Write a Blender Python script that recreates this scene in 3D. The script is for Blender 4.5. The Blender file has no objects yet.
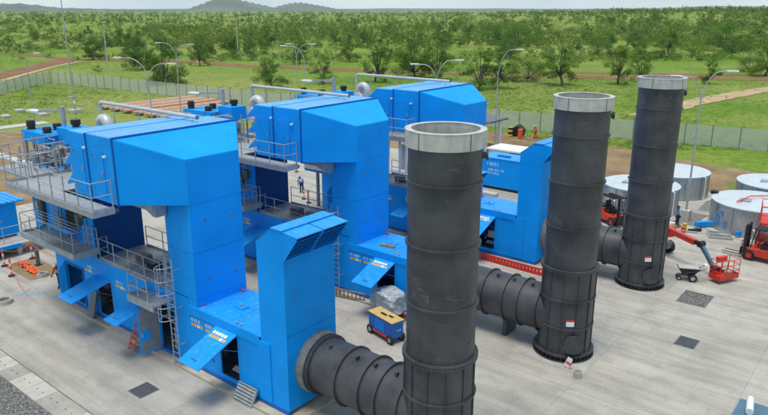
import bpy, bmesh, math, random
import numpy as np
from mathutils import Vector, Matrix, Euler
R = math.radians
random.seed(7)
rng = np.random.default_rng(11)
sc = bpy.context.scene
C = sc.collection

# ------------------------------------------------------------------ camera, sky, sun, exposure
CAM_H = 15.8
FPX = 670.0                      # focal length in pixels of the 768 px wide photograph
PITCH = math.atan(197.5 / FPX)   # horizon sits near the top of the picture
YAW = R(39.0)
cam_d = bpy.data.cameras.new('camera')
cam_d.sensor_width = 36.0
cam_d.lens = FPX / 768.0 * 36.0
cam_d.clip_start = 0.5
cam_d.clip_end = 40000.0
cam = bpy.data.objects.new('camera', cam_d)
C.objects.link(cam)
cam.location = (0, 0, CAM_H)
cam.rotation_euler = (R(90) - PITCH, 0, YAW)
sc.camera = cam

SUN_EL = R(79)
SUN_AZ = math.atan2(0.05, -1.0)          # sun stands on the near side of the plant
sun_dir = Vector((math.cos(SUN_EL) * math.sin(SUN_AZ), math.cos(SUN_EL) * math.cos(SUN_AZ), math.sin(SUN_EL)))
world = bpy.data.worlds.new('World')
sc.world = world
world.use_nodes = True
wn = world.node_tree
for n in list(wn.nodes):
    wn.nodes.remove(n)
sky = wn.nodes.new('ShaderNodeTexSky')
sky.sky_type = 'NISHITA'
sky.sun_disc = False
sky.sun_elevation = SUN_EL
sky.sun_rotation = SUN_AZ
sky.air_density = 1.0
sky.dust_density = 0.3
sky.ozone_density = 2.5
bg = wn.nodes.new('ShaderNodeBackground')
bg.inputs['Strength'].default_value = 0.125
wo = wn.nodes.new('ShaderNodeOutputWorld')
# thin bright overcast: an even veil with soft breaks over the whole sky
tc = wn.nodes.new('ShaderNodeTexCoord')
mpw = wn.nodes.new('ShaderNodeMapping'); mpw.inputs['Scale'].default_value = (1, 1, 3.0)
nz = wn.nodes.new('ShaderNodeTexNoise'); nz.inputs['Scale'].default_value = 3.0; nz.inputs['Detail'].default_value = 6
crw = wn.nodes.new('ShaderNodeValToRGB'); crw.color_ramp.elements[0].position = 0.35; crw.color_ramp.elements[0].color = (.55, .55, .55, 1); crw.color_ramp.elements[1].position = 0.65; crw.color_ramp.elements[1].color = (.95, .95, .95, 1)
mxw = wn.nodes.new('ShaderNodeMix'); mxw.data_type = 'RGBA'
mxw.inputs[7].default_value = (2.75, 3.35, 3.65, 1)
wn.links.new(tc.outputs['Generated'], mpw.inputs[0]); wn.links.new(mpw.outputs[0], nz.inputs['Vector']); wn.links.new(nz.outputs['Fac'], crw.inputs[0])
wn.links.new(crw.outputs[0], mxw.inputs[0]); wn.links.new(sky.outputs[0], mxw.inputs[6]); wn.links.new(mxw.outputs[2], bg.inputs[0])
wn.links.new(bg.outputs[0], wo.inputs[0])
sd = bpy.data.lights.new('sun', 'SUN')
sd.energy = 1.5
sd.angle = R(22)
sd.color = (1.0, 0.93, 0.82)
so = bpy.data.objects.new('sun', sd)
C.objects.link(so)
so.rotation_euler = sun_dir.to_track_quat('Z', 'Y').to_euler()
vs = sc.view_settings
vs.view_transform = 'Standard'
vs.look = 'None'
vs.exposure = 0.92
vs.gamma = 1.0
vs.use_curve_mapping = False
sc.cycles.max_bounces = 6
sc.cycles.transparent_max_bounces = 12

# ------------------------------------------------------------------ photo pixel -> direction -> ground
_F = Vector((-math.sin(YAW), math.cos(YAW), 0)); _R = Vector((math.cos(YAW), math.sin(YAW), 0))
_fw = _F * math.cos(PITCH) + Vector((0, 0, -math.sin(PITCH)))
_up = _F * math.sin(PITCH) + Vector((0, 0, math.cos(PITCH)))
def ray(px, py):
    return _fw + _R * ((px - 384.0) / FPX) + _up * ((207.5 - py) / FPX)
def pix(px, py, z=0.0):
    """point where the view direction of a photo pixel meets the level z"""
    d = ray(px, py)
    t = (z - CAM_H) / d.z
    return Vector((d.x * t, d.y * t, z))
def polar(px, dist):
    """ground point at a given distance in the direction of a photo column"""
    d = _F + _R * ((px - 384.0) / FPX / math.cos(PITCH) * 0.96)
    d.normalize()
    return d.x * dist, d.y * dist

# ------------------------------------------------------------------ materials
M = {}
def node_mat(name, rough=0.5, metal=0.0, spec=0.5):
    m = bpy.data.materials.new(name)
    m.use_nodes = True
    nt = m.node_tree
    b = nt.nodes['Principled BSDF']
    b.inputs['Roughness'].default_value = rough
    b.inputs['Metallic'].default_value = metal
    b.inputs['Specular IOR Level'].default_value = spec
    M[name] = m
    return m, nt, b
def noise(nt, scale, detail=4, stretch=(1, 1, 1), rough=0.55, obj=False):
    if obj:
        g = nt.nodes.new('ShaderNodeTexCoord'); src = g.outputs['Object']
    else:
        g = nt.nodes.new('ShaderNodeNewGeometry'); src = g.outputs['Position']
    mp = nt.nodes.new('ShaderNodeMapping')
    mp.inputs['Scale'].default_value = stretch
    nt.links.new(src, mp.inputs[0])
    n = nt.nodes.new('ShaderNodeTexNoise')
    n.inputs['Scale'].default_value = scale
    n.inputs['Detail'].default_value = detail
    n.inputs['Roughness'].default_value = rough
    nt.links.new(mp.outputs[0], n.inputs['Vector'])
    return n.outputs['Fac']
def ramp(nt, fac, stops):
    r = nt.nodes.new('ShaderNodeValToRGB')
    e = r.color_ramp.elements
    while len(e) < len(stops):
        e.new(0.5)
    for i, (p, c) in enumerate(stops):
        e[i].position = p
        e[i].color = (c[0], c[1], c[2], 1) if len(c) == 3 else c
    nt.links.new(fac, r.inputs[0])
    return r.outputs[0]
def mix(nt, fac, a, b, mode='MIX'):
    m = nt.nodes.new('ShaderNodeMix')
    m.data_type = 'RGBA'
    m.blend_type = mode
    for sock, v in ((m.inputs[0], fac), (m.inputs[6], a), (m.inputs[7], b)):
        if isinstance(v, (int, float)):
            sock.default_value = v
        elif isinstance(v, (tuple, list)):
            sock.default_value = (*v[:3], 1)
        else:
            nt.links.new(v, sock)
    return m.outputs[2]
def gray(v):
    return (v, v, v)
def bump(nt, b, h, strength=0.3, dist=0.02):
    bp = nt.nodes.new('ShaderNodeBump')
    bp.inputs['Strength'].default_value = strength
    bp.inputs['Distance'].default_value = dist
    nt.links.new(h, bp.inputs['Height'])
    nt.links.new(bp.outputs[0], b.inputs['Normal'])
def sc3(c, k):
    return tuple(min(1, x * k) for x in c)
def simple(name, col, rough=0.5, metal=0.0, var=0.15, scale=3.0, spec=0.5, bmp=0.0, streak=0.0):
    m, nt, b = node_mat(name, rough, metal, spec)
    c = ramp(nt, noise(nt, scale, 5), [(0.3, sc3(col, 1 - var)), (0.7, sc3(col, 1 + var))])
    if streak:
        s = ramp(nt, noise(nt, 2.2, 5, (1.6, 1.6, 0.12)), [(0.45, gray(1)), (0.75, gray(1 - streak))])
        c = mix(nt, 1.0, c, s, 'MULTIPLY')
    nt.links.new(c, b.inputs['Base Color'])
    if bmp:
        bump(nt, b, noise(nt, scale * 8, 3), bmp, 0.01)
    return m
def paint(name, col, rough=0.38, dirt=(0.25, 0.24, 0.2), amount=0.25, spec=0.4):
    """sheet-metal paint: faint tone drift, vertical run marks, dust"""
    m, nt, b = node_mat(name, rough, 0.0, spec)
    c = ramp(nt, noise(nt, 0.6, 4), [(0.3, sc3(col, 0.9)), (0.7, sc3(col, 1.08))])
    s = ramp(nt, noise(nt, 3.0, 5, (1.5, 1.5, 0.1)), [(0.52, gray(0)), (0.8, gray(amount))])
    c = mix(nt, s, c, dirt)
    s2 = ramp(nt, noise(nt, 9.0, 5), [(0.62, gray(0)), (0.8, gray(amount * 0.8))])
    c = mix(nt, s2, c, dirt)
    nt.links.new(c, b.inputs['Base Color'])
    rr = ramp(nt, noise(nt, 1.7, 4), [(0.3, gray(rough * 0.8)), (0.7, gray(min(1, rough * 1.35)))])
    nt.links.new(rr, b.inputs['Roughness'])
    bump(nt, b, noise(nt, 1.1, 2), 0.12, 0.03)
    return m

BLUE = (0.003, 0.315, 0.89)
paint('blue', BLUE, 0.45, (0.01, 0.31, 0.80), 0.38, 0.12)
paint('shade_blue', (0.0, 0.06, 0.23), 0.5, (0.02, 0.06, 0.16), 0.2, 0.2)  # darker blue: shade under intake overhang and tower hoods put into the colour
paint('blue_roof', (0.01, 0.30, 0.82), 0.36, (0.18, 0.42, 0.66), 0.55, 0.3)
paint('sheen_dust_roof', (0.09, 0.36, 0.74), 0.36, (0.28, 0.45, 0.58), 0.6, 0.3)  # sky sheen on flat roofs put into a paler blue, with dust
paint('blue_dark', (0.0, 0.12, 0.46), 0.45, (0.05, 0.12, 0.25), 0.2)
paint('red', (0.62, 0.035, 0.02), 0.45, (0.3, 0.2, 0.15), 0.3)
paint('orange', (0.75, 0.10, 0.02), 0.5, (0.3, 0.2, 0.15), 0.2)
paint('white_paint', (0.72, 0.74, 0.75), 0.45, (0.4, 0.38, 0.33), 0.4)
simple('yellow', (0.72, 0.42, 0.03), 0.5, 0, 0.15)
simple('marking_white', (0.78, 0.78, 0.76), 0.5, 0, 0.08)
simple('galv', (0.40, 0.42, 0.44), 0.5, 0.45, 0.18, 4.0)
simple('grating', (0.34, 0.36, 0.38), 0.6, 0.3, 0.2, 6.0)
simple('galv_dark', (0.16, 0.17, 0.18), 0.55, 0.4, 0.2, 4.0)
simple('black', (0.012, 0.012, 0.014), 0.5, 0, 0.2)
simple('rubber', (0.018, 0.018, 0.018), 0.85, 0, 0.25, 8)
simple('machinery_grey', (0.22, 0.22, 0.21), 0.6, 0.2, 0.3, 3)
simple('dark_inside', (0.02, 0.02, 0.022), 0.8, 0, 0.4, 5)
simple('machinery', (0.13, 0.13, 0.13), 0.6, 0.2, 0.5, 6)
simple('rust', (0.12, 0.055, 0.03), 0.8, 0, 0.35, 5)
simple('concrete_light', (0.46, 0.44, 0.39), 0.85, 0, 0.12, 2.0, bmp=0.2)
simple('concrete_mid', (0.36, 0.35, 0.32), 0.88, 0, 0.18, 1.5, bmp=0.2)
simple('plinth', (0.40, 0.36, 0.28), 0.9, 0, 0.25, 1.5, bmp=0.3)
simple('wood', (0.34, 0.22, 0.10), 0.75, 0, 0.3, 4)
simple('tan_top', (0.55, 0.38, 0.13), 0.7, 0, 0.15, 5)
simple('bark', (0.10, 0.085, 0.065), 0.9, 0, 0.3, 6)
simple('skin', (0.10, 0.05, 0.03), 0.6, 0, 0.1)
simple('navy_cloth', (0.02, 0.03, 0.06), 0.85, 0, 0.25, 12)
simple('orange_cloth', (0.70, 0.10, 0.03), 0.8, 0, 0.15, 12)
simple('blue_cloth', (0.02, 0.20, 0.55), 0.8, 0, 0.15, 12)
simple('pink_plastic', (0.55, 0.08, 0.2), 0.5, 0, 0.2)
simple('shed_roof', (0.14, 0.15, 0.17), 0.7, 0.1, 0.2, 3)
simple('pipe_grey', (0.50, 0.51, 0.51), 0.45, 0.2, 0.1, 2)
simple('pale_stack', (0.45, 0.33, 0.23), 0.8, 0, 0.2, 2)
simple('red_stack', (0.42, 0.15, 0.10), 0.75, 0, 0.3, 2.0)
simple('bluegrey', (0.075, 0.15, 0.22), 0.4, 0.0, 0.15, 2.0)
# door leaf, inner side
simple('grey_panel', (0.20, 0.22, 0.25), 0.55, 0.1, 0.15, 4)

# charcoal stack coating: streaks, scuffs and dust
m, nt, b = node_mat('charcoal', 0.45, 0.0, 0.5)
c = ramp(nt, noise(nt, 0.9, 6), [(0.30, (0.026, 0.028, 0.035)), (0.70, (0.078, 0.079, 0.086))])
s = ramp(nt, noise(nt, 2.0, 6, (2.2, 2.2, 0.10)), [(0.5, gray(0)), (0.8, gray(0.35))])
c = mix(nt, s, c, (0.085, 0.083, 0.080))
s2 = ramp(nt, noise(nt, 1.3, 9, (1, 1, 0.6), 0.8), [(0.58, gray(0)), (0.74, gray(0.5))])
c = mix(nt, s2, c, (0.15, 0.145, 0.14))
s3 = ramp(nt, noise(nt, 1.6, 7, (0.5, 0.5, 2.4), 0.7), [(0.66, gray(0)), (0.72, gray(0.35))])
c = mix(nt, s3, c, (0.12, 0.085, 0.06))
nt.links.new(c, b.inputs['Base Color'])
bump(nt, b, noise(nt, 12, 4), 0.15, 0.01)
# bare stainless collar with blotches
m, nt, b = node_mat('collar', 0.7, 0.15, 0.4)
c = ramp(nt, noise(nt, 2.2, 6), [(0.3, (0.42, 0.41, 0.38)), (0.7, (0.58, 0.57, 0.53))])
s = ramp(nt, noise(nt, 2.5, 5, (2, 2, 0.2)), [(0.5, gray(0)), (0.75, gray(0.4))])
c = mix(nt, s, c, (0.26, 0.23, 0.18))
nt.links.new(c, b.inputs['Base Color'])
# lettering / warning strip
m, nt, b = node_mat('warning', 0.5)
w = nt.nodes.new('ShaderNodeTexWave'); w.inputs['Scale'].default_value = 1.6; w.bands_direction = 'X'
g = nt.nodes.new('ShaderNodeTexCoord'); nt.links.new(g.outputs['Object'], w.inputs[0])
nt.links.new(ramp(nt, w.outputs['Fac'], [(0.45, (0.75, 0.45, 0.03)), (0.55, (0.65, 0.65, 0.6))]), b.inputs['Base Color'])
# corrugated tank wall and pale tank roof
m, nt, b = node_mat('tank_wall', 0.38, 0.7, 0.5)
c = ramp(nt, noise(nt, 1.5, 6, (1, 1, 0.5)), [(0.3, (0.34, 0.38, 0.40)), (0.7, (0.56, 0.60, 0.62))])
s = ramp(nt, noise(nt, 0.5, 3), [(0.55, gray(0)), (0.62, gray(0.5))])
c = mix(nt, s, c, (0.22, 0.38, 0.55))
nt.links.new(c, b.inputs['Base Color'])
simple('faded_blue', (0.12, 0.30, 0.52), 0.5, 0.2, 0.35, 5)
simple('tank_roof', (0.52, 0.58, 0.62), 0.5, 0.1, 0.06, 1.2)
simple('glass_dark', (0.02, 0.03, 0.035), 0.1, 0, 0.1)
simple('glass_pale', (0.25, 0.33, 0.36), 0.12, 0, 0.1)
# plastic sheet
m, nt, b = node_mat('plastic_sheet', 0.4, 0.0, 0.4)
nt.links.new(ramp(nt, noise(nt, 5, 5), [(0.3, (0.22, 0.24, 0.26)), (0.7, (0.50, 0.54, 0.57))]), b.inputs['Base Color'])
bump(nt, b, noise(nt, 5, 4), 0.35, 0.05)

# concrete slab: each slab has its own tone, drag marks along the rows, stains, tyre dust
m, nt, b = node_mat('slab', 0.86, 0.0, 0.3)
oi = nt.nodes.new('ShaderNodeObjectInfo')
c = ramp(nt, oi.outputs['Random'], [(0.0, (0.430, 0.405, 0.358)), (1.0, (0.462, 0.438, 0.390))])
f1 = ramp(nt, noise(nt, 0.22, 6, (1, 1, 1), 0.6), [(0.3, gray(0.80)), (0.7, gray(1.12))])
c = mix(nt, 1.0, c, f1, 'MULTIPLY')
f2 = ramp(nt, noise(nt, 1.0, 6, (0.16, 1.3, 1), 0.65), [(0.32, gray(0.74)), (0.6, gray(1.04))])
c = mix(nt, 1.0, c, f2, 'MULTIPLY')
f3 = ramp(nt, noise(nt, 0.75, 5, (1, 1, 1), 0.6), [(0.50, gray(0)), (0.70, gray(0.55))])
c = mix(nt, f3, c, (0.25, 0.24, 0.215))
f6 = ramp(nt, noise(nt, 0.11, 5, (1, 1, 1), 0.65), [(0.52, gray(0)), (0.66, gray(0.30))])
c = mix(nt, f6, c, (0.28, 0.265, 0.235))
f7 = ramp(nt, noise(nt, 2.6, 6, (0.35, 1.4, 1), 0.75), [(0.64, gray(0)), (0.72, gray(0.5))])
c = mix(nt, f7, c, (0.20, 0.19, 0.17))
f4 = ramp(nt, noise(nt, 0.4, 5, (1, 1.7, 1), 0.7), [(0.58, gray(0)), (0.75, gray(0.45))])
c = mix(nt, f4, c, (0.42, 0.34, 0.23))
f5 = ramp(nt, noise(nt, 7, 6, (1, 1, 1), 0.7), [(0.3, gray(0.88)), (0.7, gray(1.06))])
c = mix(nt, 1.0, c, f5, 'MULTIPLY')
nt.links.new(c, b.inputs['Base Color'])
bump(nt, b, noise(nt, 14, 5), 0.25, 0.01)
simple('joint', (0.27, 0.255, 0.22), 0.9, 0, 0.25, 3)
# gravel
m, nt, b = node_mat('gravel', 0.9, 0.0, 0.3)
v = nt.nodes.new('ShaderNodeTexVoronoi'); v.inputs['Scale'].default_value = 14
g = nt.nodes.new('ShaderNodeNewGeometry'); nt.links.new(g.outputs['Position'], v.inputs['Vector'])
c = ramp(nt, v.outputs['Distance'], [(0.0, (0.36, 0.36, 0.34)), (0.8, (0.14, 0.14, 0.135))])
f = ramp(nt, noise(nt, 9, 5), [(0.3, gray(0.6)), (0.7, gray(1.25))])
c = mix(nt, 1.0, c, f, 'MULTIPLY')
f = ramp(nt, noise(nt, 0.9, 5), [(0.6, gray(0)), (0.72, gray(0.5))])
c = mix(nt, f, c, (0.10, 0.085, 0.055))
nt.links.new(c, b.inputs['Base Color'])
bump(nt, b, v.outputs['Distance'], 0.9, 0.04)
# bare soil
m, nt, b = node_mat('soil', 0.95, 0.0, 0.2)
c = ramp(nt, noise(nt, 0.25, 8, (1, 1, 1), 0.65), [(0.3, (0.17, 0.105, 0.055)), (0.55, (0.27, 0.19, 0.105)), (0.75, (0.36, 0.27, 0.16))])
f = ramp(nt, noise(nt, 0.12, 6, (1, 1, 1), 0.7), [(0.55, gray(0)), (0.62, gray(0.85))])
c = mix(nt, f, c, (0.12, 0.17, 0.04))
nt.links.new(c, b.inputs['Base Color'])
bump(nt, b, noise(nt, 2.5, 6), 0.6, 0.15)
m, nt, b = node_mat('dirt_road', 0.95, 0.0, 0.2)
c = ramp(nt, noise(nt, 0.15, 8, (1, 1, 1), 0.65), [(0.3, (0.17, 0.080, 0.042)), (0.7, (0.28, 0.155, 0.085))])
nt.links.new(c, b.inputs['Base Color'])
simple('tan_path', (0.42, 0.30, 0.17), 0.95, 0, 0.2, 0.2)
# meadow
m, nt, b = node_mat('meadow', 0.95, 0.0, 0.15)
c = ramp(nt, noise(nt, 0.035, 8, (1, 1, 1), 0.65), [(0.28, (0.085, 0.19, 0.014)), (0.5, (0.15, 0.25, 0.024)), (0.7, (0.25, 0.28, 0.06))])
f = ramp(nt, noise(nt, 0.9, 6, (1, 1, 1), 0.7), [(0.3, gray(0.55)), (0.7, gray(1.3))])
c = mix(nt, 1.0, c, f, 'MULTIPLY')
f = ramp(nt, noise(nt, 0.009, 5, (1, 1, 1), 0.6), [(0.42, gray(0)), (0.62, gray(0.75))])
c = mix(nt, f, c, (0.27, 0.29, 0.085))
f = ramp(nt, noise(nt, 0.3, 7, (1, 1, 1), 0.75), [(0.5, gray(0)), (0.7, gray(0.55))])
c = mix(nt, f, c, (0.085, 0.15, 0.025))
f = ramp(nt, noise(nt, 0.06, 7, (1, 1, 1), 0.7), [(0.60, gray(0)), (0.70, gray(0.6))])
c = mix(nt, f, c, (0.22, 0.16, 0.08))
nt.links.new(c, b.inputs['Base Color'])
bump(nt, b, noise(nt, 1.5, 6), 1.0, 0.4)
# leaves and grass blades: some light comes through
def leaf_mat(name, lo, hi, sc_, trans=0.3):
    m = bpy.data.materials.new(name); m.use_nodes = True; nt = m.node_tree
    b = nt.nodes['Principled BSDF']; b.inputs['Roughness'].default_value = 0.6; b.inputs['Specular IOR Level'].default_value = 0.25
    out = nt.nodes['Material Output']
    oi = nt.nodes.new('ShaderNodeObjectInfo')
    c = ramp(nt, noise(nt, sc_, 3), [(0.3, lo), (0.7, hi)])
    t = ramp(nt, oi.outputs['Random'], [(0, (0.72, 0.80, 0.8)), (0.5, (1.0, 1.0, 1.0)), (1, (1.35, 1.2, 1.0))])
    c = mix(nt, 1.0, c, t, 'MULTIPLY')
    nt.links.new(c, b.inputs['Base Color'])
    tr = nt.nodes.new('ShaderNodeBsdfTranslucent'); nt.links.new(c, tr.inputs[0])
    mx = nt.nodes.new('ShaderNodeMixShader'); mx.inputs[0].default_value = trans
    nt.links.new(b.outputs[0], mx.inputs[1]); nt.links.new(tr.outputs[0], mx.inputs[2]); nt.links.new(mx.outputs[0], out.inputs[0])
    M[name] = m
leaf_mat('leaf', (0.075, 0.155, 0.018), (0.155, 0.265, 0.040), 0.7)
leaf_mat('leaf_dark', (0.050, 0.120, 0.013), (0.105, 0.205, 0.028), 0.7)
leaf_mat('leaf_bright', (0.085, 0.20, 0.016), (0.15, 0.29, 0.030), 0.7)
leaf_mat('leaf_far', (0.068, 0.140, 0.022), (0.185, 0.270, 0.056), 0.018)
leaf_mat('blade', (0.13, 0.22, 0.03), (0.23, 0.30, 0.06), 0.08)
# welded-mesh fence panel: wires far thinner than a pixel, so the weave lets most light through
m = bpy.data.materials.new('fence_mesh'); m.use_nodes = True; nt = m.node_tree
b = nt.nodes['Principled BSDF']; b.inputs['Base Color'].default_value = (0.56, 0.58, 0.55, 1); b.inputs['Roughness'].default_value = 0.6
tp = nt.nodes.new('ShaderNodeBsdfTransparent'); mx = nt.nodes.new('ShaderNodeMixShader')
f = ramp(nt, noise(nt, 0.5, 3), [(0.3, gray(0.35)), (0.7, gray(0.40))])
nt.links.new(f, mx.inputs[0]); nt.links.new(tp.outputs[0], mx.inputs[1]); nt.links.new(b.outputs[0], mx.inputs[2])
nt.links.new(mx.outputs[0], nt.nodes['Material Output'].inputs[0])
M['fence_mesh'] = m
m = bpy.data.materials.new('scuff'); m.use_nodes = True; nt = m.node_tree
b = nt.nodes['Principled BSDF']; b.inputs['Base Color'].default_value = (0.17, 0.165, 0.155, 1); b.inputs['Roughness'].default_value = 0.7
tp = nt.nodes.new('ShaderNodeBsdfTransparent'); mx = nt.nodes.new('ShaderNodeMixShader')
f = ramp(nt, noise(nt, 3.2, 8, (1, 1, 3), 0.75), [(0.46, gray(0.0)), (0.62, gray(0.6))])
nt.links.new(f, mx.inputs[0]); nt.links.new(tp.outputs[0], mx.inputs[1]); nt.links.new(b.outputs[0], mx.inputs[2])
nt.links.new(mx.outputs[0], nt.nodes['Material Output'].inputs[0]); M['scuff'] = m
simple('hill', (0.10, 0.13, 0.09), 0.95, 0, 0.3, 0.004)

# ------------------------------------------------------------------ mesh helpers
def tag(o, label=None, cat=None, group=None, kind=None):
    if label: o['label'] = label
    if cat: o['category'] = cat
    if group: o['group'] = group
    if kind: o['kind'] = kind
    return o
def thing(name, label, cat, loc=(0, 0, 0), rz=0.0, group=None):
    o = bpy.data.objects.new(name, None)
    o.empty_display_size = 0.3
    C.objects.link(o)
    o.location = loc
    o.rotation_euler = (0, 0, rz)
    return tag(o, label, cat, group)
class MB:
    def __init__(s):
        s.v = []; s.f = []
    def add(s, vs, fs):
        n = len(s.v)
        s.v += [tuple(p) for p in vs]
        s.f += [tuple(n + i for i in f) for f in fs]
        return s
    def box(s, x0, x1, y0, y1, z0, z1):
        vs = [(x0, y0, z0), (x1, y0, z0), (x1, y1, z0), (x0, y1, z0), (x0, y0, z1), (x1, y0, z1), (x1, y1, z1), (x0, y1, z1)]
        return s.add(vs, [(0, 3, 2, 1), (4, 5, 6, 7), (0, 1, 5, 4), (1, 2, 6, 5), (2, 3, 7, 6), (3, 0, 4, 7)])
    def hexa(s, a, b_):
        """8-corner solid: a = 4 lower/first corners, b_ = 4 matching corners"""
        return s.add(list(a) + list(b_), [(0, 3, 2, 1), (4, 5, 6, 7), (0, 1, 5, 4), (1, 2, 6, 5), (2, 3, 7, 6), (3, 0, 4, 7)])
    def obox(s, c, size, rot=None):
        m = rot if rot is not None else Matrix.Identity(3)
        h = [x / 2 for x in size]
        vs = [Vector(c) + m @ Vector((sx * h[0], sy * h[1], sz * h[2])) for sx, sy, sz in
              ((-1, -1, -1), (1, -1, -1), (1, 1, -1), (-1, 1, -1), (-1, -1, 1), (1, -1, 1), (1, 1, 1), (-1, 1, 1))]
        return s.add(vs, [(0, 3, 2, 1), (4, 5, 6, 7), (0, 1, 5, 4), (1, 2, 6, 5), (2, 3, 7, 6), (3, 0, 4, 7)])
    def bar(s, p0, p1, w, h):
        """rectangular bar between two points"""
        p0 = Vector(p0); p1 = Vector(p1); d = p1 - p0
        q = d.to_track_quat('X', 'Z').to_matrix()
        return s.obox((p0 + p1) / 2, (d.length, w, h), q)
    def tube(s, p0, p1, r, r2=None, n=8, cap=True):
        p0 = Vector(p0); p1 = Vector(p1); r2 = r if r2 is None else r2
        q = (p1 - p0).to_track_quat('Z', 'X').to_matrix()
        vs = []
        for p, rr in ((p0, r), (p1, r2)):
            for i in range(n):
                a = 2 * math.pi * i / n
                vs.append(p + q @ Vector((rr * math.cos(a), rr * math.sin(a), 0)))
        fs = [(i, (i + 1) % n, n + (i + 1) % n, n + i) for i in range(n)]
        if cap:
            fs += [tuple(reversed(range(n))), tuple(range(n, 2 * n))]
        return s.add(vs, fs)
    def path(s, pts, r, n=8, radii=None):
        pts = [Vector(p) for p in pts]
        rings = []
        vs = []
        up = None
        for i, p in enumerate(pts):
            d = (pts[min(i + 1, len(pts) - 1)] - pts[max(i - 1, 0)]).normalized()
            if up is None:
                up = Vector((0, 0, 1)) if abs(d.z) < 0.9 else Vector((1, 0, 0))
            x = d.cross(up).normalized(); y = x.cross(d).normalized(); up = y
            rr = radii[i] if radii else r
            for k in range(n):
                a = 2 * math.pi * k / n
                vs.append(p + x * (rr * math.cos(a)) + y * (rr * math.sin(a)))
        fs = []
        for i in range(len(pts) - 1):
            for k in range(n):
                fs.append((i * n + k, i * n + (k + 1) % n, (i + 1) * n + (k + 1) % n, (i + 1) * n + k))
        fs += [tuple(reversed(range(n))), tuple(range((len(pts) - 1) * n, len(pts) * n))]
        return s.add(vs, fs)
    def lathe(s, prof, n=32, c=(0, 0, 0), axis='Z'):
        """closed profile of (r, h) turned about an axis through c"""
        vs = []
        for r, h in prof:
            for i in range(n):
                a = 2 * math.pi * i / n
                x, y = r * math.cos(a), r * math.sin(a)
                p = (x, y, h) if axis == 'Z' else ((h, x, y) if axis == 'X' else (y, h, x))
                vs.append((c[0] + p[0], c[1] + p[1], c[2] + p[2]))
        fs = []
        for j in range(len(prof) - 1):
            for i in range(n):
                fs.append((j * n + i, j * n + (i + 1) % n, (j + 1) * n + (i + 1) % n, (j + 1) * n + i))
        return s.add(vs, fs)
    def prism(s, poly, axis, a0, a1):
        """extrude a 2-D polygon; axis 'y': poly is (x,z); axis 'x': (y,z); axis 'z': (x,y)"""
        def P(p, a):
            return (p[0], a, p[1]) if axis == 'y' else ((a, p[0], p[1]) if axis == 'x' else (p[0], p[1], a))
        n = len(poly)
        vs = [P(p, a0) for p in poly] + [P(p, a1) for p in poly]
        fs = [(i, (i + 1) % n, n + (i + 1) % n, n + i) for i in range(n)] + [tuple(reversed(range(n))), tuple(range(n, 2 * n))]
        return s.add(vs, fs)
    def build(s, name, m, parent=None, bevel=0.0, smooth=False, label=None, local=False, angle=35):
        me = bpy.data.meshes.new(name)
        off = Vector((0, 0, 0))
        if parent is not None and not local:
            q = parent
            while q is not None:
                off += q.location
                q = q.parent
        me.from_pydata([tuple(Vector(p) - off) for p in s.v], [], s.f)
        bm = bmesh.new(); bm.from_mesh(me)
        bmesh.ops.recalc_face_normals(bm, faces=bm.faces)
        if bevel:
            bmesh.ops.bevel(bm, geom=[e for e in bm.edges if len(e.link_faces) == 2 and e.calc_face_angle(0) > 0.5], offset=bevel, segments=2, affect='EDGES', profile=0.7)
        bm.to_mesh(me); bm.free()
        me.materials.append(M[m] if isinstance(m, str) else m)
        if smooth:
            me.polygons.foreach_set('use_smooth', [True] * len(me.polygons))
            try:
                me.set_sharp_from_angle(angle=R(angle))
            except Exception:
                pass
        o = bpy.data.objects.new(name, me)
        C.objects.link(o)
        if parent is not None:
            o.parent = parent
        if label: o['label'] = label
        return o
def part(name, m, parent, fn, **k):
    b = MB(); fn(b)
    return b.build(name, m, parent, **k)
def box(name, m, parent, x0, x1, y0, y1, z0, z1, **k):
    return MB().box(x0, x1, y0, y1, z0, z1).build(name, m, parent, **k)
def copy_tree(o, parent=None):
    c = o.copy()
    C.objects.link(c)
    c.parent = parent
    for ch in o.children:
        copy_tree(ch, c)
    return c
def sub_rects(rect, holes):
    """rectangle (x0,x1,y0,y1) minus holes -> list of rectangles"""
    out = [rect]
    for h in holes:
        nxt = []
        for r in out:
            if h[0] >= r[1] or h[1] <= r[0] or h[2] >= r[3] or h[3] <= r[2]:
                nxt.append(r); continue
            if h[0] > r[0]: nxt.append((r[0], h[0], r[2], r[3]))
            if h[1] < r[1]: nxt.append((h[1], r[1], r[2], r[3]))
            a, b_ = max(r[0], h[0]), min(r[1], h[1])
            if h[2] > r[2]: nxt.append((a, b_, r[2], h[2]))
            if h[3] < r[3]: nxt.append((a, b_, h[3], r[3]))
        out = nxt
    return [r for r in out if r[1] - r[0] > 0.01 and r[3] - r[2] > 0.01]
def railing(parent, pts, post_gap=1.25, h=1.1, mid=0.55, toe=True, m='galv', r=0.024):
    """guard rail along a polyline of deck-edge points: posts one by one, two rails, toe board"""
    pts = [Vector(p) for p in pts]
    for a, b_ in zip(pts[:-1], pts[1:]):
        L = (b_ - a).length
        n = max(1, round(L / post_gap))
        for i in range(n + 1):
            if i == 0 and a is not pts[0]:
                continue
            p = a.lerp(b_, i / n)
            MB().tube(p, p + Vector((0, 0, h)), r * 1.1, n=6).build('post', m, parent)
        for z in (h, mid):
            MB().tube(a + Vector((0, 0, z)), b_ + Vector((0, 0, z)), r, n=6).build('rail', m, parent)
        if toe:
            MB().bar(a + Vector((0, 0, 0.06)), b_ + Vector((0, 0, 0.06)), 0.012, 0.12).build('toe_board', m, parent)

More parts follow.
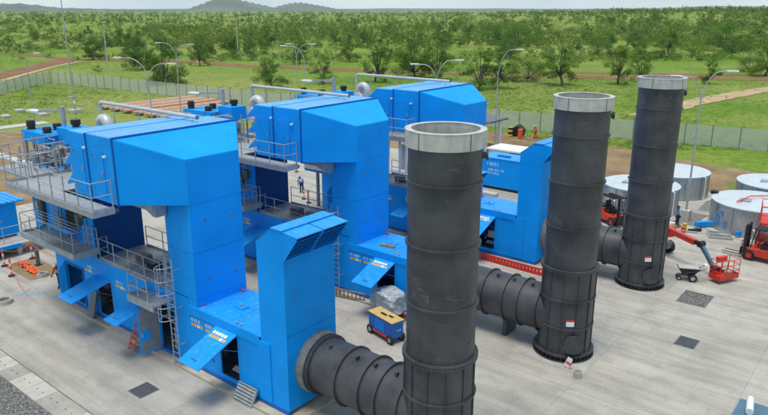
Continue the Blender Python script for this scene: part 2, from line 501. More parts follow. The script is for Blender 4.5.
# ------------------------------------------------------------------ terrain, soil, yard
def smooth(a, b, x):
    t = min(1, max(0, (x - a) / (b - a)))
    return t * t * (3 - 2 * t)
def ground_z(x, y):
    d = math.hypot(x, y)
    dep = x * _F.x + y * _F.y
    lat = (x * _R.x + y * _R.y) / max(dep, 1.0) if dep > 1 else 0.0
    z = 13.0 * smooth(260, 900, d) * smooth(-0.05, 0.5, lat) - 0.1
    z += 0.8 * math.sin(x * 0.013) * math.sin(y * 0.017 + 1) * smooth(180, 400, d)
    return z
def sheet(name, poly, z, m, kind='structure'):
    me = bpy.data.meshes.new(name)
    me.from_pydata([(p[0], p[1], z) for p in poly], [], [tuple(range(len(poly)))])
    me.materials.append(M[m])
    o = bpy.data.objects.new(name, me); C.objects.link(o)
    o['kind'] = kind
    return o
def make_terrain():
    vs = [(0, 0, -0.1)]; fs = []
    nr, na = 70, 120
    rad = [40 * (12000 / 40) ** (i / (nr - 1)) for i in range(nr)]
    for r in rad:
        for k in range(na):
            a = 2 * math.pi * k / na
            x, y = r * math.cos(a), r * math.sin(a)
            vs.append((x, y, ground_z(x, y)))
    for k in range(na):
        fs.append((0, 1 + k, 1 + (k + 1) % na))
    for i in range(nr - 1):
        for k in range(na):
            a, b_ = 1 + i * na + k, 1 + i * na + (k + 1) % na
            fs.append((a, a + na, b_ + na, b_))
    me = bpy.data.meshes.new('terrain'); me.from_pydata(vs, [], fs)
    me.materials.append(M['meadow'])
    me.polygons.foreach_set('use_smooth', [True] * len(me.polygons))
    o = bpy.data.objects.new('terrain', me); C.objects.link(o); o['kind'] = 'structure'
make_terrain()
sheet('bare_soil', [(-99, -40), (45, -40), (45, 80), (20, 78), (-5, 74.5), (-20, 77), (-32, 81), (-48, 79.5), (-62, 70), (-75, 60), (-92, 48), (-100, 30)], -0.06, 'soil')

# yard: joint bed with single cast slabs lying on it
YX0, YX1, YY0, YY1 = -58.0, 26.0, 11.03, 62.0
yard = box('concrete_yard', 'joint', None, YX0, YX1, YY0, YY1, -0.30, -0.03)
yard['kind'] = 'structure'
pits = [(-9.12, -7.58, 37.52, 39.52), (-7.67, -6.72, 32.15, 33.32), (-24.70, -23.72, 12.88, 13.83)]
ye = [11.03, 15.5, 20.2, 25.1, 30.0, 34.6, 38.62, 43.3, 47.9, 52.6, 57.2, 62.0]
for j in range(len(ye) - 1):
    x = YX0 - (j % 2) * 0.0
    while x < YX1 - 0.1:
        w = 6.0
        cell = (x + 0.004, min(x + w, YX1) - 0.004, ye[j] + 0.007, ye[j + 1] - 0.007)
        tilt = rng.normal(0, 0.0015)
        for r in sub_rects(cell, pits):
            b = MB().box(r[0], r[1], r[2], r[3], -0.03, tilt)
            o = b.build('slab', 'slab', yard)
        x += w
for name, m, (x0, x1, y0, y1) in (('gravel_pit', 'gravel', pits[0]),):
    o = box(name, 'gravel', None, x0 + 0.06, x1 - 0.06, y0 + 0.06, y1 - 0.06, -0.029, -0.02); o['kind'] = 'stuff'
    o['label'] = 'rectangular pit of grey gravel let into the concrete'; o['category'] = 'gravel'
    fr = MB()
    for a in ((x0, x0 + 0.06, y0, y1), (x1 - 0.06, x1, y0, y1), (x0 + 0.06, x1 - 0.06, y0, y0 + 0.06), (x0 + 0.06, x1 - 0.06, y1 - 0.06, y1)):
        fr.box(*a, -0.029, 0.012)
    t = fr.build('pit_frame', 'galv_dark', None)
    tag(t, 'dark steel frame around the gravel pit in the concrete', 'frame')
    st = MB()
    for i in range(420):
        px, py = rng.uniform(x0 + 0.1, x1 - 0.1), rng.uniform(y0 + 0.1, y1 - 0.1)
        s = rng.uniform(0.025, 0.06)
        st.obox((px, py, -0.015), (s * 1.4, s, s), Euler(rng.uniform(0, 3, 3)).to_matrix())
    o = st.build('gravel_stones', 'gravel', None); tag(o, 'loose grey stones in the gravel pit', 'stones', kind='stuff')
for (x0, x1, y0, y1), lab in ((pits[1], 'small steel drain grating in the concrete right of the middle stack'), (pits[2], 'square steel drain grating in the concrete before the nearest unit')):
    t = thing('drain_grating', lab, 'grating', ((x0 + x1) / 2, (y0 + y1) / 2, 0), group='drain gratings in the yard')
    box('pit', 'dark_inside', t, x0 + 0.02, x1 - 0.02, y0 + 0.02, y1 - 0.02, -0.029, -0.022)
    fr = MB()
    for a in ((x0, x0 + 0.05, y0, y1), (x1 - 0.05, x1, y0, y1), (x0 + 0.05, x1 - 0.05, y0, y0 + 0.05), (x0 + 0.05, x1 - 0.05, y1 - 0.05, y1)):
        fr.box(*a, -0.02, 0.012)
    fr.build('frame', 'galv_dark', t)
    n = 16
    for i in range(n):
        yy = y0 + 0.06 + (y1 - y0 - 0.12) * (i + 0.5) / n
        box('bar', 'galv_dark', t, x0 + 0.05, x1 - 0.05, yy - 0.014, yy + 0.014, -0.02, 0.006)

# precast edge slabs and gravel in the near corner
gr = sheet('gravel_bed', [(-70, -40), (45, -40), (45, 9.98), (-70, 9.98)], -0.035, 'gravel')
st = MB()
for i in range(9000):
    px, py = rng.uniform(-33, -21), rng.uniform(5.5, 9.95)
    s = rng.uniform(0.02, 0.05)
    st.obox((px, py, -0.03), (s * 1.4, s, s), Euler(rng.uniform(0, 3, 3)).to_matrix())
o = st.build('gravel_stones', 'gravel', None); tag(o, 'loose grey gravel along the precast edge slabs', 'gravel', kind='stuff')
edge = box('edge_strip', 'joint', None, -58, 26, 9.98, 11.0, -0.30, -0.02); edge['kind'] = 'structure'
x = -58.0
i = 0
while x < 25:
    L = 1.24
    o = MB().box(x + 0.006, x + L - 0.006, 9.99, 10.985, -0.02, 0.02 + rng.normal(0, 0.003)).build('edge_slab', ('concrete_light', 'slab')[int(rng.random() < 0.5)], edge, bevel=0.008)
    if -34 < x < -20:
        for hx in (0.36, 0.85):
            MB().lathe([(0.001, 0.034), (0.028, 0.034), (0.028, 0.0)], 8, (x + hx, 10.5, 0)).build('lifting_hole', 'dark_inside', o)
    x += L

# tan and red dirt roads
def road(name, pts, w, z, m):
    pts = [Vector((p[0], p[1], 0)) for p in pts]
    # smooth the polyline
    fine = []
    for i in range(len(pts) - 1):
        p0, p1, p2, p3 = pts[max(i - 1, 0)], pts[i], pts[i + 1], pts[min(i + 2, len(pts) - 1)]
        for k in range(8):
            t = k / 8
            fine.append(0.5 * ((2 * p1) + (p2 - p0) * t + (2 * p0 - 5 * p1 + 4 * p2 - p3) * t * t + (3 * p1 - p0 - 3 * p2 + p3) * t ** 3))
    fine.append(pts[-1])
    vs = []; fs = []
    for i, p in enumerate(fine):
        d = (fine[min(i + 1, len(fine) - 1)] - fine[max(i - 1, 0)]).normalized()
        n = Vector((-d.y, d.x, 0))
        for s in (-1, 1):
            q = p + n * s * w * (0.5 + rng.normal(0, 0.06))
            vs.append((q.x, q.y, max(ground_z(q.x, q.y), ground_z(p.x, p.y)) + z))
    for i in range(len(fine) - 1):
        fs.append((2 * i, 2 * i + 1, 2 * i + 3, 2 * i + 2))
    me = bpy.data.meshes.new(name); me.from_pydata(vs, [], fs); me.materials.append(M[m])
    o = bpy.data.objects.new(name, me); C.objects.link(o); o['kind'] = 'structure'
def P2(l, z=-0.1):
    return [tuple(pix(*p, z)[:2]) for p in l]
road('dirt_road', P2([(-60, 88), (0, 75.5), (51, 64), (68, 60), (100, 60), (130, 60.5), (200, 63), (250, 66), (350, 70), (500, 75), (620, 78), (690, 78.5), (768, 79.5), (840, 80)]), 7.5, 0.06, 'dirt_road')
road('dirt_road', P2([(560, 72.5), (640, 74), (700, 74.5), (768, 75.2), (840, 75.5)]), 4.5, 0.065, 'dirt_road')
road('dirt_road', P2([(-40, 50), (0, 52.5), (40, 56), (70, 59.5)]), 5.0, 0.07, 'dirt_road')
road('sand_path', P2([(640, 117), (690, 104), (730, 96), (768, 89.5), (830, 82)]), 4.5, 0.08, 'tan_path')
road('sand_path', P2([(-30, 92), (20, 76), (60, 65.5), (82, 61.5)]), 2.0, 0.09, 'tan_path')

# ------------------------------------------------------------------ hills on the horizon
def hill(name, prof, dist, depth, m='hill'):
    """ridge given by (photo column, metres above the plain)"""
    vs = []; fs = []
    n = 60
    xs = np.linspace(prof[0][0], prof[-1][0], n)
    hs = np.interp(xs, [p[0] for p in prof], [p[1] for p in prof])
    rows = 9
    for j in range(rows):
        t = j / (rows - 1)
        k = math.sin(math.pi * t) ** 1.3
        for i in range(n):
            x, y = polar(xs[i], dist + (t - 0.5) * depth)
            vs.append((x, y, -1 + (hs[i] + 1) * k * (1 + 0.12 * math.sin(i * 1.7 + j * 2.1))))
    for j in range(rows - 1):
        for i in range(n - 1):
            a = j * n + i
            fs.append((a, a + 1, a + n + 1, a + n))
    me = bpy.data.meshes.new(name); me.from_pydata(vs, [], fs); me.materials.append(M[m])
    me.polygons.foreach_set('use_smooth', [True] * len(me.polygons))
    o = bpy.data.objects.new(name, me); C.objects.link(o); o['kind'] = 'structure'
hill('hill', [(190, 0), (202, 45), (212, 75), (222, 118), (234, 130), (244, 112), (258, 80), (272, 52), (284, 20), (290, 0)], 7000, 1600)
hill('hill', [(268, 0), (282, 50), (294, 80), (304, 88), (314, 72), (328, 48), (342, 18), (352, 0)], 7400, 1500)
hill('hill', [(-60, 10), (-20, 40), (10, 58), (32, 66), (50, 55), (70, 34), (110, 24), (160, 20), (200, 12)], 6500, 1500)
hill('hill', [(-400, 20), (-100, 34), (100, 26), (330, 30), (430, 34), (600, 28), (720, 60), (850, 48), (1200, 20)], 9500, 2500)

# ------------------------------------------------------------------ security fence
def fence(label, pts, group):
    t = thing('security_fence', label, 'fence', (pts[0][0], pts[0][1], -0.1), group=group)
    ppost = MB().box(-0.04, 0.04, -0.04, 0.04, 0, 2.75)
    post_me = None; panel_me = {}
    for a, b_ in zip(pts[:-1], pts[1:]):
        a = Vector(a); b_ = Vector(b_)
        L = (b_ - a).length; n = max(1, round(L / 3.0)); ang = math.atan2(b_.y - a.y, b_.x - a.x); w = L / n
        pm = MB().box(0.045, w - 0.045, -0.004, 0.004, 0.05, 2.55)
        ro = MB()
        pme = None; 
        for i in range(n + (b_ == Vector(pts[-1]))):
            p = a.lerp(b_, i / n)
            if post_me is None:
                o = ppost.build('post', 'galv_dark', t, local=True); post_me = o.data
            else:
                o = bpy.data.objects.new('post', post_me); C.objects.link(o); o.parent = t
            o.location = (p.x - pts[0][0], p.y - pts[0][1], 0); o.rotation_euler.z = ang
            if i < n:
                if pme is None:
                    o = pm.build('mesh_panel', 'fence_mesh', t, local=True); pme = o.data
                else:
                    o = bpy.data.objects.new('mesh_panel', pme); C.objects.link(o); o.parent = t
                o.location = (p.x - pts[0][0], p.y - pts[0][1], 0); o.rotation_euler.z = ang
fence('long grey welded-mesh fence running behind the lamp posts and stacks', [(-155.4, 72.2), (-126.6, 74.3), (-90.4, 76.0), (-40.4, 83.6), (-13.6, 88.0), (18, 93.2)], 'security fence runs')
fence('short grey welded-mesh fence run at the far left, meeting the long run in a corner', [(-155.5, 71.9), (-141.8, 55.4), (-118, 26)], 'security fence runs')

# ------------------------------------------------------------------ lamp posts and poles
def arm_pts(p, d, reach, rise, n=8):
    out = []
    for i in range(n + 1):
        a = math.pi / 2 * i / n
        out.append(Vector(p) + Vector(d) * (reach * (1 - math.cos(a))) + Vector((0, 0, rise * math.sin(a))))
    return out
def lamp_post(top_px, arms, label, h=11.4, split=2.2, base=None):
    q = pix(*top_px, h) if base is None else Vector((*base, 0))
    t = thing('street_lamp', label, 'lamp post', (q.x, q.y, 0), group='tall galvanised street lamps')
    MB().box(q.x - 0.32, q.x + 0.32, q.y - 0.32, q.y + 0.32, -0.1, 0.85).build('footing', 'concrete_light', t, bevel=0.03)
    MB().tube((q.x, q.y, 0.85), (q.x, q.y, h - split), 0.085, 0.06, n=10).build('pole', 'galv', t, smooth=True)
    for dx, dy, reach, drop in arms:
        d = Vector((dx, dy, 0)).normalized()
        pts = arm_pts((q.x, q.y, h - split - 0.02), d, reach * 0.75, split - drop)
        pts.append(pts[-1] + d * reach * 0.25)
        MB().path(pts, 0.04, n=8).build('arm', 'galv', t, smooth=True)
        e = pts[-1]
        rm = Matrix.Rotation(math.atan2(d.y, d.x), 3, 'Z')
        hd = MB().obox(e + d * 0.35 + Vector((0, 0, 0.02)), (0.8, 0.3, 0.12), rm)
        hd.build('lamp_head', 'white_paint', t, bevel=0.03)
    return t
DR = (0.86, 0.5)
lamp_post((24.5, 53), [(DR[0], DR[1], 1.4, 0)], 'single-arm galvanised street lamp at the far left edge', h=10.5, split=1.2)
lamp_post((146, 58), [(-DR[0], -DR[1], 2.6, 0), (DR[0], DR[1], 2.2, 0.5)], 'double-arm street lamp left of the two behind the nearest unit')
lamp_post((175, 43), [(-DR[0], -DR[1], 2.2, 0), (DR[0], DR[1], 2.0, 0.2)], 'double-arm street lamp before the big leafy tree')
lamp_post((296, 44), [(-DR[0], -DR[1], .7, 0), (DR[0], DR[1], 2.0, 0)], 'left lamp post of the close pair behind the middle unit')
lamp_post((304, 46), [(-DR[0], -DR[1], 2.4, 0.0)], 'right lamp post of the close pair, arm hooked to the left')
lamp_post((437, 60), [(-DR[0], -DR[1], 1.7, 0.4), (DR[0], DR[1], 1.7, 0)], 'double-arm street lamp behind the farthest unit')
lamp_post((0, 0), [(DR[0], DR[1], 1.9, 0)], 'single-arm street lamp standing right of the farthest unit', h=11.6, split=3.4, base=(-38.1, 67.4))
lamp_post((0, 0), [(-DR[0], -DR[1], 1.6, 0.4), (DR[0], DR[1], 1.6, 0)], 'double-arm street lamp beside the water tanks', h=11.5, split=2.6, base=(-13.2, 53.8))

q = Vector((-106.8, 52.7, 0))
t = thing('lightning_mast', 'very tall slim steel mast behind the nearest unit, rising out of the picture', 'mast', q)
MB().box(q.x - 0.9, q.x + 0.9, q.y - 0.9, q.y + 0.9, -0.1, 0.45).build('footing', 'concrete_light', t, bevel=0.05)
MB().tube(q + Vector((0, 0, .45)), q + Vector((0, 0, 20)), 0.17, 0.05, n=10).build('pole', 'galv', t, smooth=True)
MB().obox(q + Vector((-.35, -.2, 2.4)), (1.3, .5, .12), Matrix.Rotation(0.2, 3, 'Z')).build('bracket', 'galv', t)
MB().obox(q + Vector((.25, -.1, 1.6)), (.35, .3, .6)).build('control_box', 'white_paint', t, bevel=.02)
MB().obox(q + Vector((0, -.15, 12.5)), (.3, .22, .5)).build('camera_box', 'galv', t, bevel=.02)
poles = [((108, 68), 13.0, 'thin pale power pole in the meadow behind the tall mast'), ((238, 52), 12.8, 'thin pale power pole left of the twin lamp posts'),
         ((317, 36), 11.5, 'thin power pole among the trees above the twin lamp posts'), ((415, 29), 10.0, 'left power pole of the pair among the trees above the farthest unit'),
         ((444, 40), 13.0, 'right power pole of the pair among the trees above the farthest unit'), ((533, 22), 10, 'thin power pole in the woods above the middle stack'),
         ((612, 30), 13, 'thin power pole in the woods between the middle and farthest stacks'), ((680, 25), 12, 'thin power pole in the woods above the farthest stack'),
         ((743, 21), 11, 'thin power pole in the woods near the right edge')]
for (px, py), h, lab in poles:
    q = pix(px, max(py, 30))
    z = ground_z(q.x, q.y)
    t = thing('power_pole', lab, 'pole', (q.x, q.y, z), group='power poles in the bush')
    MB().tube((q.x, q.y, z), (q.x, q.y, z + h), 0.2, 0.14, n=8).build('pole', 'concrete_light', t, smooth=True)
    MB().box(q.x - 0.9, q.x + 0.9, q.y - 0.06, q.y + 0.06, z + h - 0.8, z + h - 0.65).build('crossarm', 'galv_dark', t)

# ------------------------------------------------------------------ gas turbine units
W = 2.78
UW = ['nearest', 'middle', 'farthest']
def marks(parent, x0, x1, y, z, h, rnd, m='marking_white'):
    """a line of small lettering too blurred to read: separate strokes standing 3 mm proud of a wall facing -y"""
    b = MB(); x = x0
    while x < x1 - 0.04:
        w = rnd.uniform(0.05, 0.10)
        if rnd.random() < 0.8:
            b.box(x, x + w * 0.28, y - 0.003, y, z, z + h)
            b.box(x + w * 0.28, x + w, y - 0.003, y, z + h * 0.75, z + h)
            if rnd.random() < 0.6: b.box(x + w * 0.28, x + w, y - 0.003, y, z, z + h * 0.25)
            if rnd.random() < 0.6: b.box(x + w * 0.72, x + w, y - 0.003, y, z + h * 0.25, z + h * 0.75)
        x += w + 0.03
    return b.build('lettering', m, parent)
def warning(parent, x0, x1, y, z, h=0.14):
    n = 4; w = (x1 - x0) / n
    for i in range(n):
        box('warning_plate', ('yellow', 'yellow', 'marking_white', 'yellow')[i], parent, x0 + i * w + 0.01, x0 + (i + 1) * w - 0.01, y - 0.004, y, z, z + h)
def hatch(parent, x0, x1, y0, zh, tip_y, tip_z, marked, rnd):
    """top-hinged panel standing open like an awning"""
    a = Vector((0, y0 - 0.03, zh)); b_ = Vector((0, tip_y, tip_z))
    d = (b_ - a).normalized(); n = Vector((0, -d.z, d.y)) * 0.05
    if n.z < 0: n = -n
    mb = MB()
    mb.hexa([(x0, a.y, a.z), (x1, a.y, a.z), (x1, b_.y, b_.z), (x0, b_.y, b_.z)],
            [(x0, a.y + n.y, a.z + n.z), (x1, a.y + n.y, a.z + n.z), (x1, b_.y + n.y, b_.z + n.z), (x0, b_.y + n.y, b_.z + n.z)])
    o = mb.build('hatch', 'blue_roof', parent, bevel=0.008)
    # lifting handle near the tip: a bent bar
    c = a.lerp(b_, 0.86)
    xm = (x0 + x1) / 2
    pts = [(xm - 0.16, c.y, c.z + 0.05), (xm - 0.16, c.y, c.z + 0.1), (xm + 0.16, c.y, c.z + 0.1), (xm + 0.16, c.y, c.z + 0.05)]
    MB().path(pts, 0.016, 6).build('handle', 'galv_dark', o)
    # gas struts
    for x in (x0 + 0.05, x1 - 0.05):
        MB().tube((x, y0 - 0.02, zh - 0.75), a.lerp(b_, 0.4) + Vector((x, 0, -0.02)), 0.018, n=6).build('strut', 'galv_dark', o)
    if marked:
        # notices on the upper side, near the hinge
        p = a.lerp(b_, 0.10); q = a.lerp(b_, 0.17); r = a.lerp(b_, 0.22)
        k = 0.053 * n.normalized()
        for (s, e, xa, xb, m) in ((p, q, x0 + 0.15, x1 - 0.3, 'marking_white'), (a.lerp(b_, 0.2), a.lerp(b_, 0.27), x0 + 0.15, x1 - 0.15, 'yellow')):
            nb = 5; w = (xb - xa) / nb
            for i in range(nb):
                mm = m if m != 'yellow' or i != 3 else 'marking_white'
                xa_ = xa + i * w
                v = [Vector((xa_ + 0.02, s.y, s.z)) + k, Vector((xa_ + w - 0.02, s.y, s.z)) + k, Vector((xa_ + w - 0.02, e.y, e.z)) + k, Vector((xa_ + 0.02, e.y, e.z)) + k]
                MB().hexa(v, [p_ + n * 0.06 for p_ in v]).build('notice', mm, o)
    return o

def ladder(parent, x, y, z0, z1, w=0.45, axis='x', cage_from=None, side=-1):
    dx, dy = (w / 2, 0) if axis == 'x' else (0, w / 2)
    for s in (-1, 1):
        MB().tube((x + s * dx, y + s * dy, z0), (x + s * dx, y + s * dy, z1), 0.028, n=6).build('side_rail', 'galv', parent)
    n = int((z1 - z0) / 0.3)
    for i in range(1, n):
        z = z0 + 0.3 * i
        MB().tube((x - dx, y - dy, z), (x + dx, y + dy, z), 0.014, n=5).build('rung', 'galv', parent)
    if cage_from is not None:
        nx, ny = (0, side) if axis == 'x' else (side, 0)
        zz = cage_from; hoops = []
        while zz <= z1 + 0.01:
            pts = []
            for i in range(11):
                a = math.pi * i / 10
                pts.append((x - math.cos(a) * (dx if axis == 'x' else 0) * 1.35 + nx * math.sin(a) * 0.68, y - math.cos(a) * (dy if axis != 'x' else 0) * 1.35 + ny * math.sin(a) * 0.68, zz))
            MB().path(pts, 0.02, 5).build('cage_hoop', 'galv', parent)
            hoops.append(pts); zz += 0.62
        for i in (2, 4, 6, 8):
            MB().tube(hoops[0][i], hoops[-1][i], 0.016, n=5).build('cage_strap', 'galv', parent)

def unit(k):
    y0 = 15.86 + 10.7 * k
    y1 = y0 + W
    yc = y0 + W / 2
    u = UW[k]
    rnd = random.Random(100 + k)
    bl = 'blue'
    # ---------------- plinth
    o = box('plinth', 'plinth', None, -36.9, -17.2, y0 - 0.42, y1 + 0.4, -0.02, 0.13, bevel=0.01)
    tag(o, f'low sandy concrete plinth under the {u} blue turbine unit', 'plinth', 'turbine plinths')
    # ---------------- turbine enclosure (lower body)
    t = thing('turbine_enclosure', f'long low blue turbine enclosure with propped-open hatches, {u} of the three units', 'enclosure', (-27, yc, 0.13), group='blue turbine enclosures')
    holes = [(-35.4, -33.62, .38, 2.46), (-32.2, -30.8, .38, 2.4), (-28.0, -26.95, .38, 2.4), (-26.5, -25.3, .2, 2.6), (-22.0, -20.78, .5, 2.6)]
    mids = {0: (-35.4, -33.62), 1: (-32.2, -30.8)}
    # near wall: panels between seams, cut round the openings
    seams = [-36.5, -33.5, -32.45, -30.55, -28.3, -26.62, -25.2, -24.1, -22.2, -20.62, -19.32]
    for a, b_ in zip(seams[:-1], seams[1:]):
        top = 3.5 if b_ <= -24.0 else 3.15
        for r in sub_rects((a + 0.004, b_ - 0.004, 0.32, top - 0.012), holes):
            box('wall_panel', bl, t, r[0], r[1], y0, y0 + 0.06, r[2], r[3])
    box('skid_beam', 'blue_dark', t, -36.5, -17.75, y0 - 0.02, y0 + 0.12, 0.13, 0.318)
    box('skid_beam', 'blue_dark', t, -36.5, -17.75, y1 - 0.12, y1 + 0.02, 0.13, 0.318)
    box('floor', 'machinery', t, -36.4, -18.2, y0 + 0.13, y1 - 0.13, 0.2, 0.3)
    box('far_wall', bl, t, -36.5, -19.32, y1 - 0.06, y1, 0.32, 3.13)
    box('far_wall', bl, t, -36.5, -24.1, y1 - 0.06, y1, 3.14, 3.48)
    box('end_wall', bl, t, -36.56, -36.5, y0, y1, 0.32, 3.48)
    box('roof', 'galv_dark', t, -36.5, -31.95, y0, y1, 3.49, 3.53)
    box('roof', 'grating', t, -31.95, -25.32, y0, y1, 3.49, 3.53)
    # turbine roof panels with drip edges
    box('roof', 'blue_roof', t, -24.1, -21.3, y0 - 0.03, y1 + 0.03, 3.14, 3.19, bevel=0.006)
    box('roof', 'blue_roof', t, -21.285, -19.22, y0 - 0.03, y1 + 0.03, 3.14, 3.19, bevel=0.006)
    box('roof_trim', bl, t, -24.1, -19.3, y0 - 0.045, y0 - 0.031, 2.78, 3.17)
    box('step_wall', bl, t, -24.16, -24.1, y0 + .05, y1 - .05, 3.19, 3.5)
    # machinery inside
    for i in range(26):
        x = rnd.uniform(-35.8, -20.6); yy = y0 + rnd.uniform(0.7, 1.8); z = rnd.uniform(0.4, 2.2)
        if i % 2:
            MB().obox((x, yy, z), (rnd.uniform(.3, .9), rnd.uniform(.2, .5), rnd.uniform(.2, .8))).build('machine_block', ('machinery', 'galv', 'dark_inside')[i % 3], t)
        else:
            MB().tube((x, yy, z), (x + rnd.uniform(-.3, .9), yy, z + rnd.uniform(-.2, 1.0)), rnd.uniform(.04, .12), n=8).build('machine_pipe', ('galv', 'machinery', 'galv_dark')[i % 3], t)
    MB().obox((-21.2, y0 + .28, .85), (.55, .25, .05), Matrix.Rotation(.5, 3, 'X')).build('tray', 'galv', t)
    MB().path([(-25.75, y0 + .25, .3), (-25.8, y0 + .3, 1.2), (-25.6, y0 + .25, 1.9), (-25.55, y0 + .5, 2.4)], .05, 7).build('hose', 'galv', t)
    for x in (-34.5, -31.5):
        for z in (.9, 1.5, 2.0):
            box('shelf', 'machinery', t, x - .75, x + .6, y0 + .5, y0 + .9, z, z + .04)
    # frame of the first opening stands proud; its leaf is swung out to the left
    for r in ((-35.5, -35.42, .34, 2.54), (-33.6, -33.54, .34, 2.54), (-35.42, -33.6, 2.47, 2.54)):
        box('door_frame', 'blue_dark', t, r[0], r[1], y0 - .06, y0 - .002, r[2], r[3])
    MB().hexa([(-35.5, y0 - .06, .36), (-35.46, y0 - .06, .36), (-35.6, y0 - .42, .36), (-35.64, y0 - .42, .36)],
              [(-35.5, y0 - .06, 2.5), (-35.46, y0 - .06, 2.5), (-35.6, y0 - .42, 2.05), (-35.64, y0 - .42, 2.05)]).build('door', bl, t)
    hatch(t, -32.25, -30.78, y0, 2.5, y0 - 2.1, 1.98, False, rnd)
    hatch(t, -28.05, -26.9, y0, 2.5, y0 - 1.98, 1.95, False, rnd)
    hatch(t, -22.1, -20.72, y0, 2.74, y0 - 2.03, 1.95, True, rnd)
    # round latch openings in the wall below the third hatch
    for x in (-23.4, -22.55):
        MB().lathe([(.001, -0.012), (.1, -0.012), (.13, 0.0)], 16, (x, y0, .95), 'Y').build('latch', 'blue_dark', t, smooth=True)
    marks(t, -23.98, -23.2, y0, 2.45, .14, rnd); warning(t, -23.98, -23.15, y0, 2.22)
    marks(t, -22.95, -22.3, y0, 2.45, .14, rnd); warning(t, -22.95, -22.25, y0, 2.22)
    marks(t, -33.25, -32.6, y0, 2.75, .13, rnd); warning(t, -33.3, -32.55, y0, 2.52)
    marks(t, -30.2, -29.55, y0, 2.6, .13, rnd); warning(t, -30.3, -29.4, y0, 2.38)
    warning(t, -28.2, -27.0, y0, 2.72)
    # swung-out walk door: blue rim, grey inner skin, blue lock box
    d = MB(); hx = -26.52; ex, ey = -26.72, y0 - 1.06
    dv = Vector((ex - hx, ey - y0 + 0.02, 0)); L = dv.length; dn = dv.normalized(); rm = Matrix.Rotation(math.atan2(dn.y, dn.x), 3, 'Z')
    c0 = Vector((hx, y0 - 0.02, 0)) + dv / 2
    door = d.obox(c0 + Vector((0, 0, 1.42)), (L, .05, 2.36), rm).build('door', bl, t, bevel=.006)
    side = rm @ Vector((0, 1, 0))
    MB().obox(c0 + side * .028 + Vector((0, 0, 1.42)), (L - .14, .012, 2.2), rm).build('inner_panel', 'grey_panel', door)
    MB().obox(c0 + side * .05 + dn * .22 + Vector((0, 0, 1.15)), (.42, .05, .5), rm).build('lock_box', bl, door)
    MB().obox(c0 + side * .09 + dn * .38 + Vector((0, 0, 1.2)), (.04, .06, .22), rm).build('handle', 'galv', door)
    for z in (.5, 1.4, 2.3):
        MB().tube((hx, y0 - .03, z), (hx, y0 - .03, z + .14), .03, n=6).build('hinge', 'galv_dark', door)
    # bits on the turbine roof
    for x, yy in ((-23.5, y0 + .35), (-23.3, y1 - .3)):
        MB().obox((x, yy, 3.24), (.22, .12, .1)).build('lifting_lug', 'pink_plastic', t)
    MB().obox((-22.0, y0 + 1.3, 3.215), (.6, .4, .05)).build('roof_hatch', 'blue_roof', t)
    MB().tube((-22.0, y0 + 1.3, 3.24), (-22.0, y0 + 1.3, 3.34), .06, n=8).build('vent_cap', 'galv', t)
    for x in (-20.9, -20.6):
        MB().obox((x, y0 + .12, 3.23), (.12, .1, .08)).build('lifting_lug', 'galv', t)
    if k == 1:
        MB().obox((-21.9, y0 + .8, 3.25), (.9, .16, .1), Matrix.Rotation(.15, 3, 'Z')).build('timber_batten', 'wood', t)
    # ---------------- ventilation tower at the hot end
    v = thing('ventilation_tower', f'tall blue ventilation tower with louvred hoods at the hot end of the {u} unit', 'tower', (-18.4, yc, 0.13), group='ventilation towers')
    TL, TR = -19.22, -17.7
    prof = [(TL, 0.32), (TR, 0.32), (TR, 7.95), (-18.3, 7.95), (TL, 7.25)]
    # skin in three lifts so the horizontal joints are real
    MB().prism([(TL, 0.32), (TR, 0.32), (TR, 3.2), (TL, 3.2)], 'y', y0 - .01, y1).build('shell', bl, v, bevel=.008)
    MB().prism([(TL, 3.21), (TR, 3.21), (TR, 6.6), (TL, 6.6)], 'y', y0, y1 - .005).build('shell', bl, v, bevel=.008)
    MB().prism([(TL, 6.606), (TR, 6.606), (TR, 7.95), (-18.3, 7.95), (TL, 7.25)], 'y', y0, y1 - .005).build('shell', bl, v, bevel=.008)
    MB().prism([(-18.32, 7.955), (TR + .03, 7.955), (TR + .03, 7.99), (-18.32, 7.99)], 'y', y0 - .03, y1 + .02).build('roof', 'blue_roof', v)
    ch = Vector((-18.3 - TL, 0, .7)).normalized(); nn = Vector((-ch.z, 0, ch.x)) * .02
    MB().hexa([(TL, y0 - .01, 7.25), (TL, y1, 7.25), (-18.3, y1, 7.95), (-18.3, y0 - .01, 7.95)], [Vector(p) + nn for p in ((TL, y0 - .01, 7.25), (TL, y1, 7.25), (-18.3, y1, 7.95), (-18.3, y0 - .01, 7.95))]).build('roof_slope', 'blue_roof', v)
    hm = (y1 - y0) / 2
    for i in range(2):
        ya, yb = y0 + i * (hm + .02) + .0, y0 + i * (hm + .02) + hm - .04
        h = MB()
        # roof of the hood and two cheeks
        h.hexa([(TR, ya, 7.9), (TR, yb, 7.9), (-16.92, yb, 7.80), (-16.92, ya, 7.80)], [(TR, ya, 7.94), (TR, yb, 7.94), (-16.9, yb, 7.85), (-16.9, ya, 7.85)])
        hood = h.build('hood', 'blue_roof', v)
        for yy in (ya, yb - .03):
            MB().prism([(TR, 6.72), (TR, 7.898), (-16.93, 7.80), (-16.93, 7.74)], 'y', yy, yy + .03).build('cheek', bl, hood)
        for j in range(7):
            f = (j + .5) / 7
            x = TR + (-16.95 - TR) * f; z = 6.76 + (7.74 - 6.76) * f
            MB().obox((x, (ya + yb) / 2, z), (.13, yb - ya - .075, .014), Matrix.Rotation(-0.15, 3, 'Y')).build('louvre', 'blue', hood)
        MB().prism([(TR + .005, 6.90), (TR + .005, 6.96), (-17.06, 7.80), (-17.04, 7.76)], 'y', ya + .035, yb - .035).build('backing', 'shade_blue', hood)  # underside shade of the hood painted into its colour
    # big side door and lower apron panel on the near face
    box('apron_panel', bl, v, -19.42, -18.68, y0 - .055, y0 - .012, .34, 3.02, bevel=.006)
